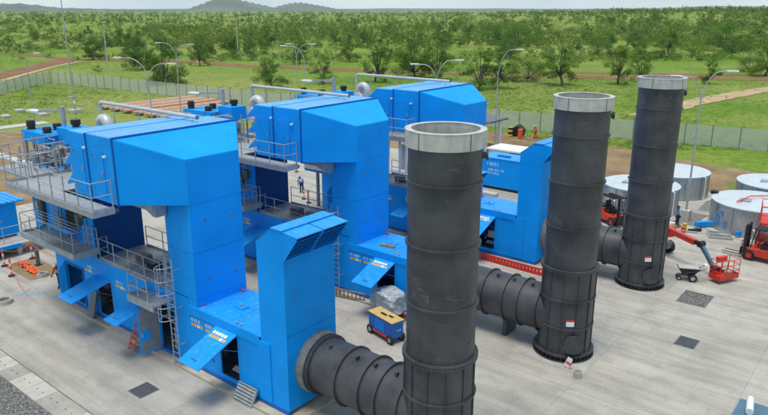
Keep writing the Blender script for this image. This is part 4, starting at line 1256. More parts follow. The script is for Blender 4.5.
MB().hexa([(-43.8, 65.6, 3.9), (-37.9, 65.6, 3.5), (-37.9, 70, 3.5), (-43.8, 70, 3.9)], [(-43.8, 65.6, 4.15), (-37.9, 65.6, 3.7), (-37.9, 70, 3.7), (-43.8, 70, 4.15)]).build('roof', 'shed_roof', t)
for i, (x, y, s) in enumerate(((-31.0, 50.2, .9), (-28.8, 50.4, 1.5))):
    o = MB().box(x - s / 2, x + s / 2, y - .35, y + .35, .0, .32).build('concrete_block', 'concrete_light', None, bevel=.03)
    tag(o, ('short', 'long')[i] + ' pale concrete block before the lettered blue container', 'block', 'concrete blocks by the container')

# ------------------------------------------------------------------ water tanks
def tank(x, y, r, h, label, ladder_side=True, blue=False):
    t = thing('water_tank', label, 'tank', (x, y, 0), group='round galvanised water tanks')
    prof = [(r - .03, 0.0)]
    n = int(h / .076)
    for i in range(n + 1):
        prof.append((r + .018 * math.cos(i * math.pi), h * i / n))
    MB().lathe(prof, 72, (x, y, 0)).build('wall', 'tank_wall', t, smooth=True, angle=60)
    rp = [(r + .08, h - .06), (r + .08, h + .02), (r * .66, h + .16), (r * .33, h + .28), (.02, h + .36)]
    MB().lathe(rp, 72, (x, y, 0)).build('roof', 'tank_roof', t, smooth=True, angle=20)
    for i in range(12):
        a = 2 * math.pi * (i + .3) / 12
        box_ = MB().obox((x + (r + .03) * math.cos(a), y + (r + .03) * math.sin(a), h / 2), (.04, .12, h - .1), Matrix.Rotation(a, 3, 'Z')).build('wall_post', 'galv', t)
    a = R(-120)
    hx, hy = x + r * .45 * math.cos(a), y + r * .45 * math.sin(a)
    hz_ = h + .25
    MB().obox((hx, hy, hz_), (.8, .8, .12)).build('roof_hatch', 'galv', t, bevel=.02)
    a = R(-20)
    MB().path([(x + (r + .25) * math.cos(a), y + (r + .25) * math.sin(a), 0), (x + (r + .25) * math.cos(a), y + (r + .25) * math.sin(a), h - .1), (x + (r - .1) * math.cos(a), y + (r - .1) * math.sin(a), h + .12)], .05, 8).build('downpipe', 'white_paint', t)
    MB().lathe([(r + .5, -.02), (r + .5, .03), (r + .02, .03)], 48, (x, y, 0)).build('footing_ring', 'concrete_light', t)
    return t
tank(-17.2, 54.9, 2.95, 2.1, 'galvanised water tank half hidden behind the farthest stack')
tank(-16.6, 61.6, 2.95, 2.1, 'galvanised water tank standing behind the lamp post')
tk = tank(-8.5, 55.0, 3.15, 2.1, 'big galvanised water tank near the red forklift at the right edge')
tank(-8.5, 62.4, 3.0, 2.1, 'galvanised water tank at the back of the group near the right edge')
MB().path([(-9.6, 52.9, 2.35), (-9.0, 54.2, 2.6), (-7.6, 55.4, 2.62)], .05, 6).build('roof_hose', 'orange', tk)
# printed emblems on two tanks, worn to blue blotches
for tx, ty, r, spots in ((-8.5, 55.0, 3.15, ((-135, .5, .75, 9), (-128, 1.15, .4, 7), (-120, .35, .5, 6), (-139, 1.5, .2, 4))), (-16.6, 61.6, 2.95, ((-52, 1.0, .5, 6), (-47, 1.35, .35, 4)))):
    par = tk if tx == -8.5 else [o for o in C.objects if o.name.startswith('water_tank') and abs(o.location.x - tx) < .01 and abs(o.location.y - ty) < .01][0]
    for a0, z0, hh, wd in spots:
        pv = []
        for zz in (z0, z0 + hh):
            for i in range(6):
                aa = R(a0 + wd * (i / 5 - .5)); pv.append((tx + (r + .03) * math.cos(aa), ty + (r + .03) * math.sin(aa), zz + .05 * math.sin(i * 2.1)))
        MB().add(pv, [(i, i + 1, i + 7, i + 6) for i in range(5)]).build('emblem_patch', 'faded_blue', par)
# gravel beds and pale paths between the tanks
for poly in ([(-13.6, 56.3), (-12.0, 56.3), (-12.0, 52.6), (-13.9, 52.6)], [(-13.4, 61.4), (-11.9, 61.4), (-11.9, 57.4), (-13.2, 57.4)]):
    sheet('gravel_bed', poly, .006, 'gravel')
t = thing('standpipe', 'thin white standpipe with a black cap beside the big right water tank', 'standpipe', (-11.69, 55.38, 0))
MB().lathe([(.35, -.01), (.35, .06), (.001, .06)], 16, (-11.69, 55.38, 0)).build('base', 'concrete_light', t)
MB().tube((-11.69, 55.38, .05), (-11.69, 55.38, 2.0), .05, n=8).build('pipe', 'white_paint', t, smooth=True)
MB().lathe([(.06, 1.95), (.26, 2.05), (.3, 2.32), (.001, 2.36)], 14, (-11.69, 55.38, 0)).build('cap', 'black', t, smooth=True)

# ------------------------------------------------------------------ forklifts, lifts, carts
def wheel(parent, x, y, z, r, w, axis='Y', rim='galv'):
    t = MB().lathe([(r * .55, -w / 2), (r * .92, -w / 2), (r, -w * .35), (r, w * .35), (r * .92, w / 2), (r * .55, w / 2), (r * .55, -w / 2)], 22, (x, y, z), axis).build('tyre', 'rubber', parent, smooth=True)
    MB().lathe([(.001, -w * .3), (r * .56, -w * .42), (r * .56, w * .42), (.001, w * .3)], 16, (x, y, z), axis).build('rim', rim, t, smooth=True)
    return t
def forklift(loc, rz, label):
    """counterbalance truck, mast towards local -x"""
    t = thing('forklift', label, 'forklift', loc, rz, 'red forklifts')
    def B(name, m, *a, **k): return MB().box(*a).build(name, m, t, local=True, **k)
    MB().prism([(-.75, .35), (1.1, .35), (1.45, .5), (1.5, 1.15), (.55, 1.2), (.45, .85), (-.7, .8)], 'y', -.58, .58).build('chassis', 'red', t, bevel=.03, local=True)
    MB().prism([(.7, .3), (1.55, .42), (1.62, 1.1), (1.45, 1.3), (.72, 1.3)], 'y', -.5, .5).build('counterweight', 'black', t, bevel=.06, local=True)
    B('engine_cover', 'black', .0, .72, -.4, .4, .82, 1.15, bevel=.04)
    for sy in (-1, 1):
        for x, r in ((-.55, .36), (1.0, .30)):
            o = wheel(t, x, sy * .52, r, r, .26, 'Y', 'red')
            for q in [o] + list(o.children): pass
    for x0, x1 in ((-.55, -.35), (1.2, .95)):
        for sy in (-.45, .45):
            MB().tube((x0, sy, .85), (x1, sy, 2.12), .035, n=6).build('guard_post', 'black', t, local=True)
    B('overhead_guard', 'black', -.45, 1.05, -.5, .5, 2.12, 2.17)
    for i in range(6):
        MB().box(-.4 + i * .24, -.36 + i * .24, -.48, .48, 2.172, 2.21).build('guard_bar', 'black', t, local=True)
    B('seat', 'black', .15, .6, -.25, .25, 1.15, 1.3, bevel=.04)
    B('seat_back', 'black', .55, .68, -.25, .25, 1.28, 1.75, bevel=.04)
    MB().tube((-.25, 0, .85), (-.1, 0, 1.35), .03, n=6).build('steering_column', 'black', t, local=True)
    MB().lathe([(.15, -.015), (.18, 0), (.15, .015)], 16, (-.1, 0, 1.37)).build('steering_wheel', 'black', t, local=True)
    for sy in (-.32, .32):
        B('mast_rail', 'black', -.98, -.85, sy - .07, sy + .07, .1, 2.35)
        B('inner_mast_rail', 'galv_dark', -1.08, -.985, sy * .7 - .05, sy * .7 + .05, .1, 2.2)
        B('tilt_cylinder', 'galv_dark', -.85, -.5, sy - .04, sy + .04, .7, .78)
    for z in (.5, 1.3, 2.2):
        B('mast_cross_bar', 'black', -.97, -.87, -.25, .25, z, z + .1)
    B('carriage', 'black', -1.16, -1.085, -.5, .5, .25, .75)
    for z in (.9, 1.1):
        B('backrest_bar', 'black', -1.15, -1.1, -.5, .5, z, z + .04)
    for sy in (-.28, .28):
        B('fork', 'galv_dark', -2.3, -1.165, sy - .06, sy + .06, .16, .2)
    MB().lathe([(.001, 2.32), (.06, 2.32), (.07, 2.212)], 10, (.6, .2, 0)).build('beacon', 'orange', t, local=True)
    for sy in (-.42, .42):
        MB().lathe([(.001, -.06), (.08, -.05), (.09, .03)], 10, (-.5, sy, 2.0), 'X').build('work_light', 'marking_white', t, local=True)
    return t
# wheels are built in local coordinates
def _wheel_local(parent, x, y, z, r, w, axis='Y', rim='galv'):
    t = MB().lathe([(r * .55, -w / 2), (r * .92, -w / 2), (r, -w * .35), (r, w * .35), (r * .92, w / 2), (r * .55, w / 2), (r * .55, -w / 2)], 22, (x, y, z), axis).build('tyre', 'rubber', parent, smooth=True, local=True)
    MB().lathe([(.001, -w * .3), (r * .56, -w * .42), (r * .56, w * .42), (.001, w * .3)], 16, (x, y, z), axis).build('rim', rim, t, smooth=True, local=True)
    return t
wheel = _wheel_local
forklift((-6.8, 47.75, 0), R(-6), 'red and black forklift with forks out at the right edge')
forklift((-17.3, 49.3, 0), R(150), 'red forklift with black overhead guard seen between the middle and farthest stacks')

# scissor lift behind the right forklift
t = thing('scissor_lift', 'red scissor lift with railed platform behind the right forklift', 'scissor lift', (-7.0, 50.2, 0), R(100))
def Bt(name, m, *a, **k): return MB().box(*a).build(name, m, t, local=True, **k)
Bt('chassis', 'red', -1.2, 1.2, -.55, .55, .3, .75, bevel=.03)
for x in (-.85, .85):
    for y in (-.5, .5): wheel(t, x, y, .3, .3, .2, 'Y', 'white_paint')
for j in range(3):
    z0 = .78 + j * .42
    for s in (-1, 1):
        for y in (-.42, .42):
            MB().bar((-1.0 * s, y + .04 * s, z0), (1.0 * s, y + .04 * s, z0 + .42), .06, .1).build('scissor_arm', ('red', 'black')[s > 0], t, local=True)
Bt('platform', 'red', -1.25, 1.25, -.55, .55, 2.05, 2.18)
for x in (-1.2, -.4, .4, 1.2):
    for y in (-.52, .52): MB().tube((x, y, 2.18), (x, y, 3.25), .025, n=6).build('rail_post', 'red', t, local=True)
for z in (2.7, 3.25):
    for y in (-.52, .52): MB().tube((-1.2, y, z), (1.2, y, z), .025, n=6).build('rail', 'red', t, local=True)
    for x in (-1.2, 1.2): MB().tube((x, -.52, z), (x, .52, z), .025, n=6).build('rail', 'red', t, local=True)
Bt('control_box', 'black', -1.15, -.85, -.6, -.45, 3.0, 3.3)

# boom lift: chassis behind the farthest stack, boom reaching out to a basket near the ground
bx, by = -13.2, 45.2
t = thing('boom_lift', 'red boom lift behind the farthest stack, black jib lowering its railed basket', 'boom lift', (bx, by, 0))
dv = Vector((-7.55 - bx, 42.25 - by, 0)).normalized(); nv = Vector((-dv.y, dv.x, 0)); rm = Matrix.Rotation(math.atan2(dv.y, dv.x), 3, 'Z')
O = Vector((bx, by, 0))
MB().obox(O + Vector((0, 0, .62)), (2.6, 1.5, .45), rm).build('chassis', 'galv_dark', t, bevel=.03)
for a in (-1, 1):
    for s in (-1, 1):
        c = O + dv * a * .95 + nv * s * .85 + Vector((0, 0, .42))
        o = MB().tube(c - nv * .14, c + nv * .14, .42, n=20).build('tyre', 'rubber', t, smooth=True)
        MB().tube(c - nv * .15, c + nv * .15, .2, n=12).build('rim', 'red', o, smooth=True)
MB().obox(O - dv * .5 + Vector((0, 0, 1.2)), (1.9, 1.3, .65), rm).build('turret', 'red', t, bevel=.06)
MB().obox(O + dv * .95 + nv * .1 + Vector((0, 0, 1.75)), (1.7, .5, .62), rm).build('boom_housing', 'red', t, bevel=.04)
e0 = O + dv * .2 + Vector((0, 0, 2.0)); e1 = O + dv * 3.75 + Vector((0, 0, 1.72))
MB().bar(e0, e1, .3, .34).build('boom', 'red', t, bevel=.02)
MB().bar(O + dv * 3.3 + Vector((0, 0, 1.78)), O + dv * 4.25 + Vector((0, 0, 1.72)), .2, .24).build('inner_boom', 'black', t)
k0 = O + dv * 4.2 + Vector((0, 0, 1.75)); k1 = O + dv * 5.35 + Vector((0, 0, .55))
MB().tube(k0 - nv * .2, k0 + nv * .2, .2, n=14).build('knuckle', 'black', t, smooth=True)
MB().bar(k0, k1, .2, .22).build('jib', 'bluegrey', t)
MB().tube(k0 + Vector((0, 0, -.25)), k1 + Vector((0, 0, .3)) - dv * .4, .05, n=8).build('jib_cylinder', 'black', t)
MB().obox(k1 + Vector((0, 0, -.05)) + dv * .1, (.4, .5, .4), rm).build('basket_bracket', 'black', t, bevel=.03)
bc = O + dv * 6.1 + Vector((0, 0, .28))
bk = MB().obox(bc, (.8, 1.6, .1), rm).build('basket_floor', 'red', t)
for z in (.45, .8, 1.15):
    for s in (-1, 1):
        MB().tube(bc + dv * .38 * s - nv * .78 + Vector((0, 0, z)), bc + dv * .38 * s + nv * .78 + Vector((0, 0, z)), .022, n=6).build('basket_rail', 'red', bk)
        MB().tube(bc + nv * .78 * s - dv * .38 + Vector((0, 0, z)), bc + nv * .78 * s + dv * .38 + Vector((0, 0, z)), .022, n=6).build('basket_rail', 'red', bk)
for a in (-.38, .38):
    for s in (-.78, -.26, .26, .78):
        MB().tube(bc + dv * a + nv * s, bc + dv * a + nv * s + Vector((0, 0, 1.15)), .022, n=6).build('basket_post', 'red', bk)
for s, m_ in ((-1, 'red'), (1, 'red')):
    MB().obox(bc + dv * .39 * s + Vector((0, 0, .14)), (.02, 1.58, .22), rm).build('kick_plate', m_, bk)
    MB().obox(bc + nv * .79 * s + Vector((0, 0, .14)), (.78, .02, .22), rm).build('kick_plate', m_, bk)
MB().obox(bc - dv * .3 + Vector((0, 0, 1.05)), (.25, .7, .3), rm).build('control_console', 'red', bk, bevel=.03)
MB().obox(bc + dv * .05 + nv * .3 + Vector((0, 0, .2)), (.35, .35, .28), rm).build('tool_bag', 'concrete_mid', bk, bevel=.04)

# wheelbarrow-like cart
t = thing('mortar_cart', 'small black two-wheeled mortar cart with pale tray near the boom basket', 'cart', (-9.55, 41.2, 0), R(25))
MB().hexa([(-.35, -.22, .42), (.35, -.22, .42), (.35, .22, .42), (-.35, .22, .42)], [(-.62, -.38, .82), (.62, -.38, .82), (.62, .38, .82), (-.62, .38, .82)]).build('tub', 'black', t, bevel=.02, local=True)
MB().box(-.58, .58, -.35, .35, .822, .86).build('load', 'concrete_light', t, bevel=.015, local=True)
for s in (-1, 1):
    wheel(t, .25, s * .36, .24, .24, .12, 'Y', 'galv')
    wheel(t, -.5, s * .2, .14, .14, .08, 'Y', 'yellow')
    MB().path([(-.2, s * .3, .5), (.7, s * .3, .75), (1.0, s * .3, .95)], .022, 6).build('handle', 'galv_dark', t, local=True)
MB().box(-.55, .4, -.15, .15, .26, .34).build('frame', 'galv_dark', t, local=True)
MB().obox((.95, 0, .98), (.18, .3, .2)).build('bucket', 'marking_white', t, local=True)

# blue tool wagon
t = thing('tool_wagon', 'blue wheeled tool wagon with tan top between the nearest stack and the middle unit', 'wagon', (-19.2, 23.85, 0), R(-13))
MB().box(-.95, .95, -.36, .36, .32, 1.14).build('body', 'blue_dark', t, bevel=.03, local=True)
MB().box(-.98, .98, -.4, .4, 1.143, 1.19).build('top', 'tan_top', t, bevel=.015, local=True)
for j in range(7):
    z = .45 + j * .085
    MB().obox((-.05, -.372, z), (.75, .02, .03), Matrix.Rotation(.4, 3, 'X')).build('louvre', 'blue_roof', t, local=True)
for x in (-.8, .8):
    for s in (-1, 1): wheel(t, x, s * .36, .24, .24, .16, 'Y', 'galv')
MB().box(-.55, .55, -.42, -.365, .26, .34).build('bumper_bar', 'red', t, local=True)
MB().box(-.6, .62, -.3, .3, .2, .318).build('underframe', 'wood', t, local=True)
MB().path([(.96, -.12, .75), (1.06, -.12, .75), (1.06, .12, .75), (.96, .12, .75)], .02, 6).build('pull_handle', 'galv', t, local=True)
MB().box(-.3, .1, -.1, .02, 1.193, 1.23).build('latch_bar', 'black', t, local=True)
MB().box(.2, .5, .0, .12, 1.193, 1.22).build('latch_bar', 'black', t, local=True)
# sheeted pallet
t = thing('sheeted_pallet', 'machine on a red frame wrapped in plastic sheet beside the blue tool wagon', 'pallet', (-20.4, 25.6, 0), R(-8))
MB().box(-.75, .75, -.5, .5, .0, .12).build('pallet', 'wood', t, local=True)
for x in (-.65, .65):
    for y in (-.42, .42): MB().box(x - .05, x + .05, y - .05, y + .05, .12, .75).build('frame_post', 'red', t, local=True)
MB().box(-.55, .55, -.35, .35, .122, .7).build('machine', 'dark_inside', t, local=True, bevel=.03)
bm = bmesh.new(); bmesh.ops.create_icosphere(bm, subdivisions=4, radius=1)
for v in bm.verts:
    p = v.co.copy()
    q = Vector((max(-.92, min(.92, p.x * 1.2)), max(-.62, min(.62, p.y * .85)), max(-.42, min(.5, p.z * .8))))
    w = .05 * math.sin(5 * p.x + 3 * p.z) + .04 * math.sin(7 * p.y - 5 * p.x) + .015 * math.sin(15 * p.z + 7 * p.y)
    v.co = q * (1 + w) + Vector((0, 0, 1.05))
me = bpy.data.meshes.new('plastic_cover'); bm.to_mesh(me); bm.free(); me.materials.append(M['plastic_sheet'])
o = bpy.data.objects.new('plastic_cover', me); C.objects.link(o); o.parent = t

# ladders and panels lying or leaning about
t = thing('lying_ladder', 'yellowish ladder lying on edge along the middle unit', 'ladder', (-23.6, 26.05, 0), R(12))
for z in (.06, .48):
    MB().box(-1.0, 1.0, -.03, .03, z, z + .07).build('side_rail', 'wood', t, local=True)
for i in range(8):
    MB().box(-.92 + i * .26, -.87 + i * .26, -.025, .025, .132, .478).build('rung', 'galv_dark', t, local=True)
t = thing('red_ladder', 'long red steel ladder lying on edge in front of the farthest tower', 'ladder', (-18.9, 36.25, 0), R(-2))
for z in (.02, .36):
    MB().box(-2.3, 2.3, -.06, .06, z, z + .09).build('side_rail', 'red', t, local=True)
for i in range(19):
    x = -2.2 + i * .245
    MB().box(x - .03, x + .03, -.05, .05, .112, .358).build('rung', 'red', t, local=True)
MB().box(-2.3, 2.3, .06, .5, .0, .04).build('flange_plate', 'red', t, local=True)
t = thing('stepladder', 'orange stepladder leaning beside the open door of the nearest unit', 'stepladder', (-27.75, 15.3, 0.13))
for s in (-1, 1):
    MB().bar((-27.9 + s * .24, 14.95, .0), (-27.9 + s * .15, 15.72, 1.8), .07, .03).build('side_rail', 'orange', t)
    MB().bar((-27.9 + s * .22, 15.35, .13), (-27.9 + s * .15, 15.78, 1.78), .05, .025).build('rear_rail', 'orange', t)
for i in range(1, 7):
    f = i / 6.6
    p = Vector((-27.9, 14.95, 0)).lerp(Vector((-27.9, 15.72, 1.8)), f)
    MB().obox(p, (.46 - .14 * f, .1, .03)).build('tread', 'orange', t)
t = thing('louvre_sheet', 'grey louvre panel leaning by the first propped hatch of the nearest unit', 'panel', (-32.5, 15.5, 0.0))
MB().hexa([(-32.9, 15.42, .13), (-32.25, 15.42, .13), (-32.25, 15.47, .13), (-32.9, 15.47, .13)], [(-32.75, 15.75, 1.6), (-32.15, 15.75, 1.6), (-32.15, 15.81, 1.6), (-32.75, 15.81, 1.6)]).build('sheet', 'galv_dark', t)
for i in range(5):
    z = .35 + i * .26
    MB().obox((-32.52 + i * .03, 15.45 + (z - .13) * .224, z), (.5, .03, .05)).build('louvre', 'grey_panel', t)
t = thing('leaning_vent', 'grey ribbed vent panel leaning on the plinth below the third hatch of the nearest unit', 'panel', (-20.1, 15.45, 0))
MB().hexa([(-20.65, 15.3, .01), (-19.5, 15.3, .01), (-19.5, 15.42, .0), (-20.65, 15.42, .0)], [(-20.65, 15.72, .72), (-19.5, 15.72, .72), (-19.5, 15.82, .65), (-20.65, 15.82, .65)]).build('sheet', 'galv', t)
for i in range(6):
    f = (i + .5) / 6
    MB().obox((-20.08, 15.29 + .42 * f, .03 + .7 * f), (1.08, .02, .05)).build('rib', 'galv_dark', t)
# blue curved beam and grey frames in front of the big tank
t = thing('curved_beam', 'blue curved steel beam lying before the big right water tank', 'beam', (-10.4, 52.2, 0))
cx, cy, rr = -10.5, 51.75, 1.5
pts = [(cx + rr * math.cos(R(a)), cy + rr * math.sin(R(a))) for a in range(-4, 166, 13)]
b = MB()
for (xa, ya), (xb, yb) in zip(pts[:-1], pts[1:]):
    va = Vector((xa - cx, ya - cy)).normalized() * .14; vb = Vector((xb - cx, yb - cy)).normalized() * .14
    b.hexa([(xa - va.x, ya - va.y, .12), (xb - vb.x, yb - vb.y, .12), (xb + vb.x, yb + vb.y, .12), (xa + va.x, ya + va.y, .12)],
           [(xa - va.x, ya - va.y, .46), (xb - vb.x, yb - vb.y, .46), (xb + vb.x, yb + vb.y, .46), (xa + va.x, ya + va.y, .46)])
b.build('beam', 'blue', t)
for i in (1, 7, 12):
    MB().box(pts[i][0] - .1, pts[i][0] + .1, pts[i][1] - .45, pts[i][1] + .45, .0, .118).build('timber', 'wood', t)
t = thing('steel_frame', 'flat grey steel frame lying below the blue curved beam', 'frame', (-10.1, 51.3, 0), R(20))
for y in (-.7, 0, .7): MB().box(-.8, .8, y - .05, y + .05, .02, .14).build('bar', 'galv', t, local=True)
for x in (-.75, .75): MB().box(x - .05, x + .05, -.64, -.06, .02, .13).build('cross_bar', 'galv', t, local=True); MB().box(x - .05, x + .05, .06, .64, .02, .13).build('cross_bar', 'galv', t, local=True)
rr_ = random.Random(3)
for i in range(7):
    x, y = -13.6 + rr_.uniform(0, 1.8), 51.2 + rr_.uniform(-.6, .9)
    col = ('wood', 'red', 'marking_white', 'black', 'wood', 'yellow', 'galv')[i]
    nm = ('timber_offcut', 'red_canister', 'white_sack', 'black_crate', 'timber_offcut', 'yellow_pail', 'pipe_offcut')[i]
    b = MB()
    if i in (1, 5): b.lathe([(.001, 0), (.15, 0), (.17, .35), (.001, .38)], 12, (x, y, 0))
    elif i == 6: b.tube((x, y, .06), (x + .9, y + .3, .06), .06, n=8)
    else: b.obox((x, y, .1), (rr_.uniform(.5, 1.1), .3, .2), Matrix.Rotation(rr_.uniform(0, 2), 3, 'Z'))
    o = b.build(nm, col, None, bevel=.02 if i in (2, 3) else 0)
    tag(o, ['short timber offcut left of the rubbish behind the farthest stack', 'small red canister among the rubbish beside the lamp post', 'white sack among the rubbish beside the lamp post', 'black crate among the rubbish beside the lamp post', 'second timber offcut among the rubbish beside the lamp post', 'small yellow pail among the rubbish beside the lamp post', 'grey pipe offcut among the rubbish beside the lamp post'][i], ['timber', 'canister', 'sack', 'crate', 'timber', 'pail', 'pipe'][i], 'rubbish by the lamp post')
# things at the stack feet
t = thing('tag_board', 'white and red tag hanging at the foot of the middle stack', 'tag', (-10.65, 26.5, 0))
MB().obox((-10.7, 26.62, .32), (.25, .04, .5), Matrix.Rotation(.35, 3, 'Y')).build('board', 'marking_white', t)
MB().obox((-10.66, 26.595, .3), (.27, .02, .12), Matrix.Rotation(.35, 3, 'Y')).build('stripe', 'orange', t)
o = MB().lathe([(.001, .0), (.17, .0), (.2, .3), (.17, .3), (.15, .05), (.001, .05)], 18, (-10.05, 26.2, 0.0)).build('pail', 'concrete_light', None, smooth=True)
tag(o, 'small pale pail on the concrete before the middle stack', 'pail')
b = MB()
pts = [pix(600, 253), pix(612, 262), pix(628, 287), pix(655, 292), pix(668, 290)]
b.path([(pts[0].x, pts[0].y, .9), (pts[1].x, pts[1].y, .7), (pts[2].x, pts[2].y, .05), (pts[3].x, pts[3].y, .03), (pts[4].x, pts[4].y, .03)], .02, 5)
tag(b.build('barrier_tape', 'yellow', None), 'yellow rope strung round the foot of the farthest stack', 'rope')

# blue-grey machine cut by the lower right corner
t = thing('generator_set', 'blue-grey generator set with a white silencer at the lower right corner', 'generator', (-2.6, 24.6, 0))
box('canopy', 'bluegrey', t, -3.5, -1.3, 23.2, 25.5, .35, 1.9, bevel=.06)
box('skid', 'black', t, -3.4, -1.4, 23.3, 25.4, .0, .348)
MB().tube((-3.0, 24.45, 2.03), (-3.16, 25.4, 2.03), .13, n=16).build('silencer', 'white_paint', t, smooth=True)
box('lid', 'bluegrey', t, -2.7, -1.5, 23.5, 25.3, 1.903, 1.96, bevel=.02)

# ------------------------------------------------------------------ barriers, works at the far left
def delineator(x, y, lab):
    t = thing('delineator_post', lab, 'delineator', (x, y, 0), group='orange delineator posts')
    MB().lathe([(.001, .06), (.2, .06), (.22, .0)], 14, (x, y, 0)).build('base', 'rubber', t, smooth=True)
    for i in range(5):
        MB().tube((x, y, .06 + i * .2), (x, y, .258 + i * .2), .055, n=10).build('band', ('orange', 'marking_white')[i % 2], t, smooth=True)
    MB().tube((x, y, 1.06), (x, y, 1.14), .065, .04, n=10).build('cap', 'orange', t, smooth=True)
delineator(-44.3, 17.7, 'orange and white delineator post nearest the lower platform')
delineator(-44.3, 15.94, 'orange and white delineator post at the very left edge')
delineator(-42.2, 15.5, 'shorter-looking orange delineator post nearest the camera at the left edge')
delineator(-40.8, 39.3, 'left orange delineator post seen under the middle air intake')
delineator(-39.6, 38.7, 'right orange delineator post seen under the middle air intake')
delineator(-48.7, 46.0, 'orange delineator post highest up in the gap under the middle air intake')
b = MB()
def sag(a, c, z0, dz, n=10):
    return [(a[0] + (c[0] - a[0]) * i / n, a[1] + (c[1] - a[1]) * i / n, z0 - dz * math.sin(math.pi * i / n)) for i in range(n + 1)]
b.path(sag((-44.3, 17.7), (-39.5, 18.2), 1.05, .35), .018, 5)
b.path(sag((-44.3, 17.7), (-44.3, 15.94), 1.05, .25), .018, 5)
b.path(sag((-42.2, 15.5), (-36.9, 14.4), 1.0, .9), .014, 5)
tag(b.build('barrier_chain', 'orange', None), 'sagging orange chain between the delineator posts at the left', 'chain')
t = thing('bollard_post', 'dark square post standing near the orange mesh at the left', 'post', (-42.8, 17.4, 0))
box('shaft', 'galv_dark', t, -42.9, -42.7, 17.3, 17.5, 0, 1.05, bevel=.01); box('foot', 'black', t, -43.0, -42.6, 17.2, 17.6, -.01, .04)
# crumpled orange mesh
vs = []; fs = []
nx, ny = 26, 7
rs = np.random.default_rng(4)
for j in range(ny):
    for i in range(nx):
        vs.append((-44.0 + i * .11 + rs.normal(0, .02), 16.6 + j * .09 - i * .012 + rs.normal(0, .02), .03 + abs(rs.normal(0, .05)) + .05 * (1 + math.sin(i * .7))))
for j in range(ny - 1):
    for i in range(nx - 1):
        a = j * nx + i
        if rs.random() < .72: fs.append((a, a + 1, a + nx + 1, a + nx))
b = MB().add(vs, fs)
o = b.build('barrier_mesh', 'orange', None)
sm = o.modifiers.new('t', 'SOLIDIFY'); sm.thickness = .012
tag(o, 'crumpled orange barrier mesh lying over the trench at the left', 'mesh')
o = box('dug_soil', 'soil', None, -44.4, -40.5, 15.9, 17.9, .004, .012); o['kind'] = 'structure'
o = MB().box(-40.6, -39.3, 17.7, 18.5, 0, .9).build('concrete_block', 'concrete_mid', None, bevel=.03)
tag(o, 'grey concrete block standing behind the worker', 'block')
for x, y, r_, lab in ((-40.7, 16.7, .3, 'round grey manhole collar beside the orange mesh'), (-38.4, 13.5, .42, 'round grey manhole collar nearest the left edge')):
    o = MB().lathe([(.001, .02), (r_ * .7, .02), (r_ * .7, .22), (r_, .22), (r_ + .05, 0)], 24, (x, y, 0)).build('manhole_collar', 'concrete_mid', None, smooth=True)
    tag(o, lab, 'manhole', 'manhole collars')
for poly, m_ in (([(-39.0, 14.2), (-38.1, 15.1), (-38.0, 15.6), (-38.5, 15.5), (-39.2, 14.6)], 'bluegrey'),):
    o = sheet('water_puddle', poly, .006, 'glass_pale')
# pale concrete strips in the brown ground behind
o = box('concrete_path', 'concrete_light', None, -98, -58.2, 30.0, 31.2, -.2, .02); o['kind'] = 'structure'
o = box('concrete_path', 'concrete_light', None, -101.5, -99.0, 20, 45, -.2, .02); o['kind'] = 'structure'
# stacks of red-brown panels and timber rows on the storage ground
for i in range(6):
    x = -106.5 + i * 3.4
    t = thing('pipe_bundle', f"{('first', 'second', 'third', 'fourth', 'fifth', 'sixth')[i]} bundle of red-brown pipes counted from the left on the storage ground", 'pipes', (x, 66, -.06), group='red pipe bundles')
    for j in range(5):
        MB().tube((x - .9 + j * .45, 57, .35), (x - .9 + j * .45, 75.0 - 4 * (i > 3), .35), .2, n=8).build('pipe', ('red_stack', 'pale_stack', 'pale_stack')[(i + j) % 3], t)
    for y in (58, 64, 70):
        box('bearer', 'wood', t, x - 1.2, x + 1.2, y - .1, y + .1, -.08, .145)
for i in range(5):
    y = 61.5 + i * 2.4
    o = MB().box(-42, -31 - i * .6, y - .35, y + .35, -.06, .22).build('timber_row', 'wood', None, bevel=.03)
    tag(o, f"{('nearest', 'second nearest', 'third nearest', 'fourth nearest', 'farthest')[i]} low row of brown timber on the bare soil behind the lettered container", 'timber', 'timber rows')
for i, (x, y, m_, nm, lab) in enumerate(((-41.6, 77.5, 'yellow', 'drum', 'yellow and black drum near the far worker'), (-39.9, 77.0, 'orange', 'drum', 'orange drum near the far worker'))):
    t = thing(nm, lab, 'drum', (x, y, -.06), group='drums by the fence')
    for j in range(4):
        MB().lathe([(.29, j * .3), (.31, j * .3 + .02), (.31, j * .3 + .27), (.29, j * .3 + .29)], 16, (x, y, 0)).build('band', m_ if j % 2 == 0 else ('black' if m_ == 'yellow' else m_), t, smooth=True)
    MB().lathe([(.001, 1.19), (.29, 1.19)], 16, (x, y, 0)).build('lid', m_, t)
o = MB().prism([(-42.2, 0), (-40.4, 0), (-40.2, .9), (-41.0, 1.5), (-41.9, .8)], 'y', 78, 79.2).build('covered_heap', 'black', None, bevel=.2)
tag(o, 'heap under a black tarpaulin left of the far worker', 'heap')

for i, (px, py) in enumerate(((6, 118), (43, 116), (20, 112))):
    q = pix(px, py, -.1)
    o = MB().box(q.x - .8, q.x + .8, q.y - .6, q.y + .6, -.15, .35).build('footing_block', 'concrete_light', None, bevel=.1)
    tag(o, ('pale footing block in the grass at the far left edge', 'pale footing block in the grass left of the tall mast', 'small pale footing block in the grass between the other two')[i], 'block', 'footing blocks in the grass')
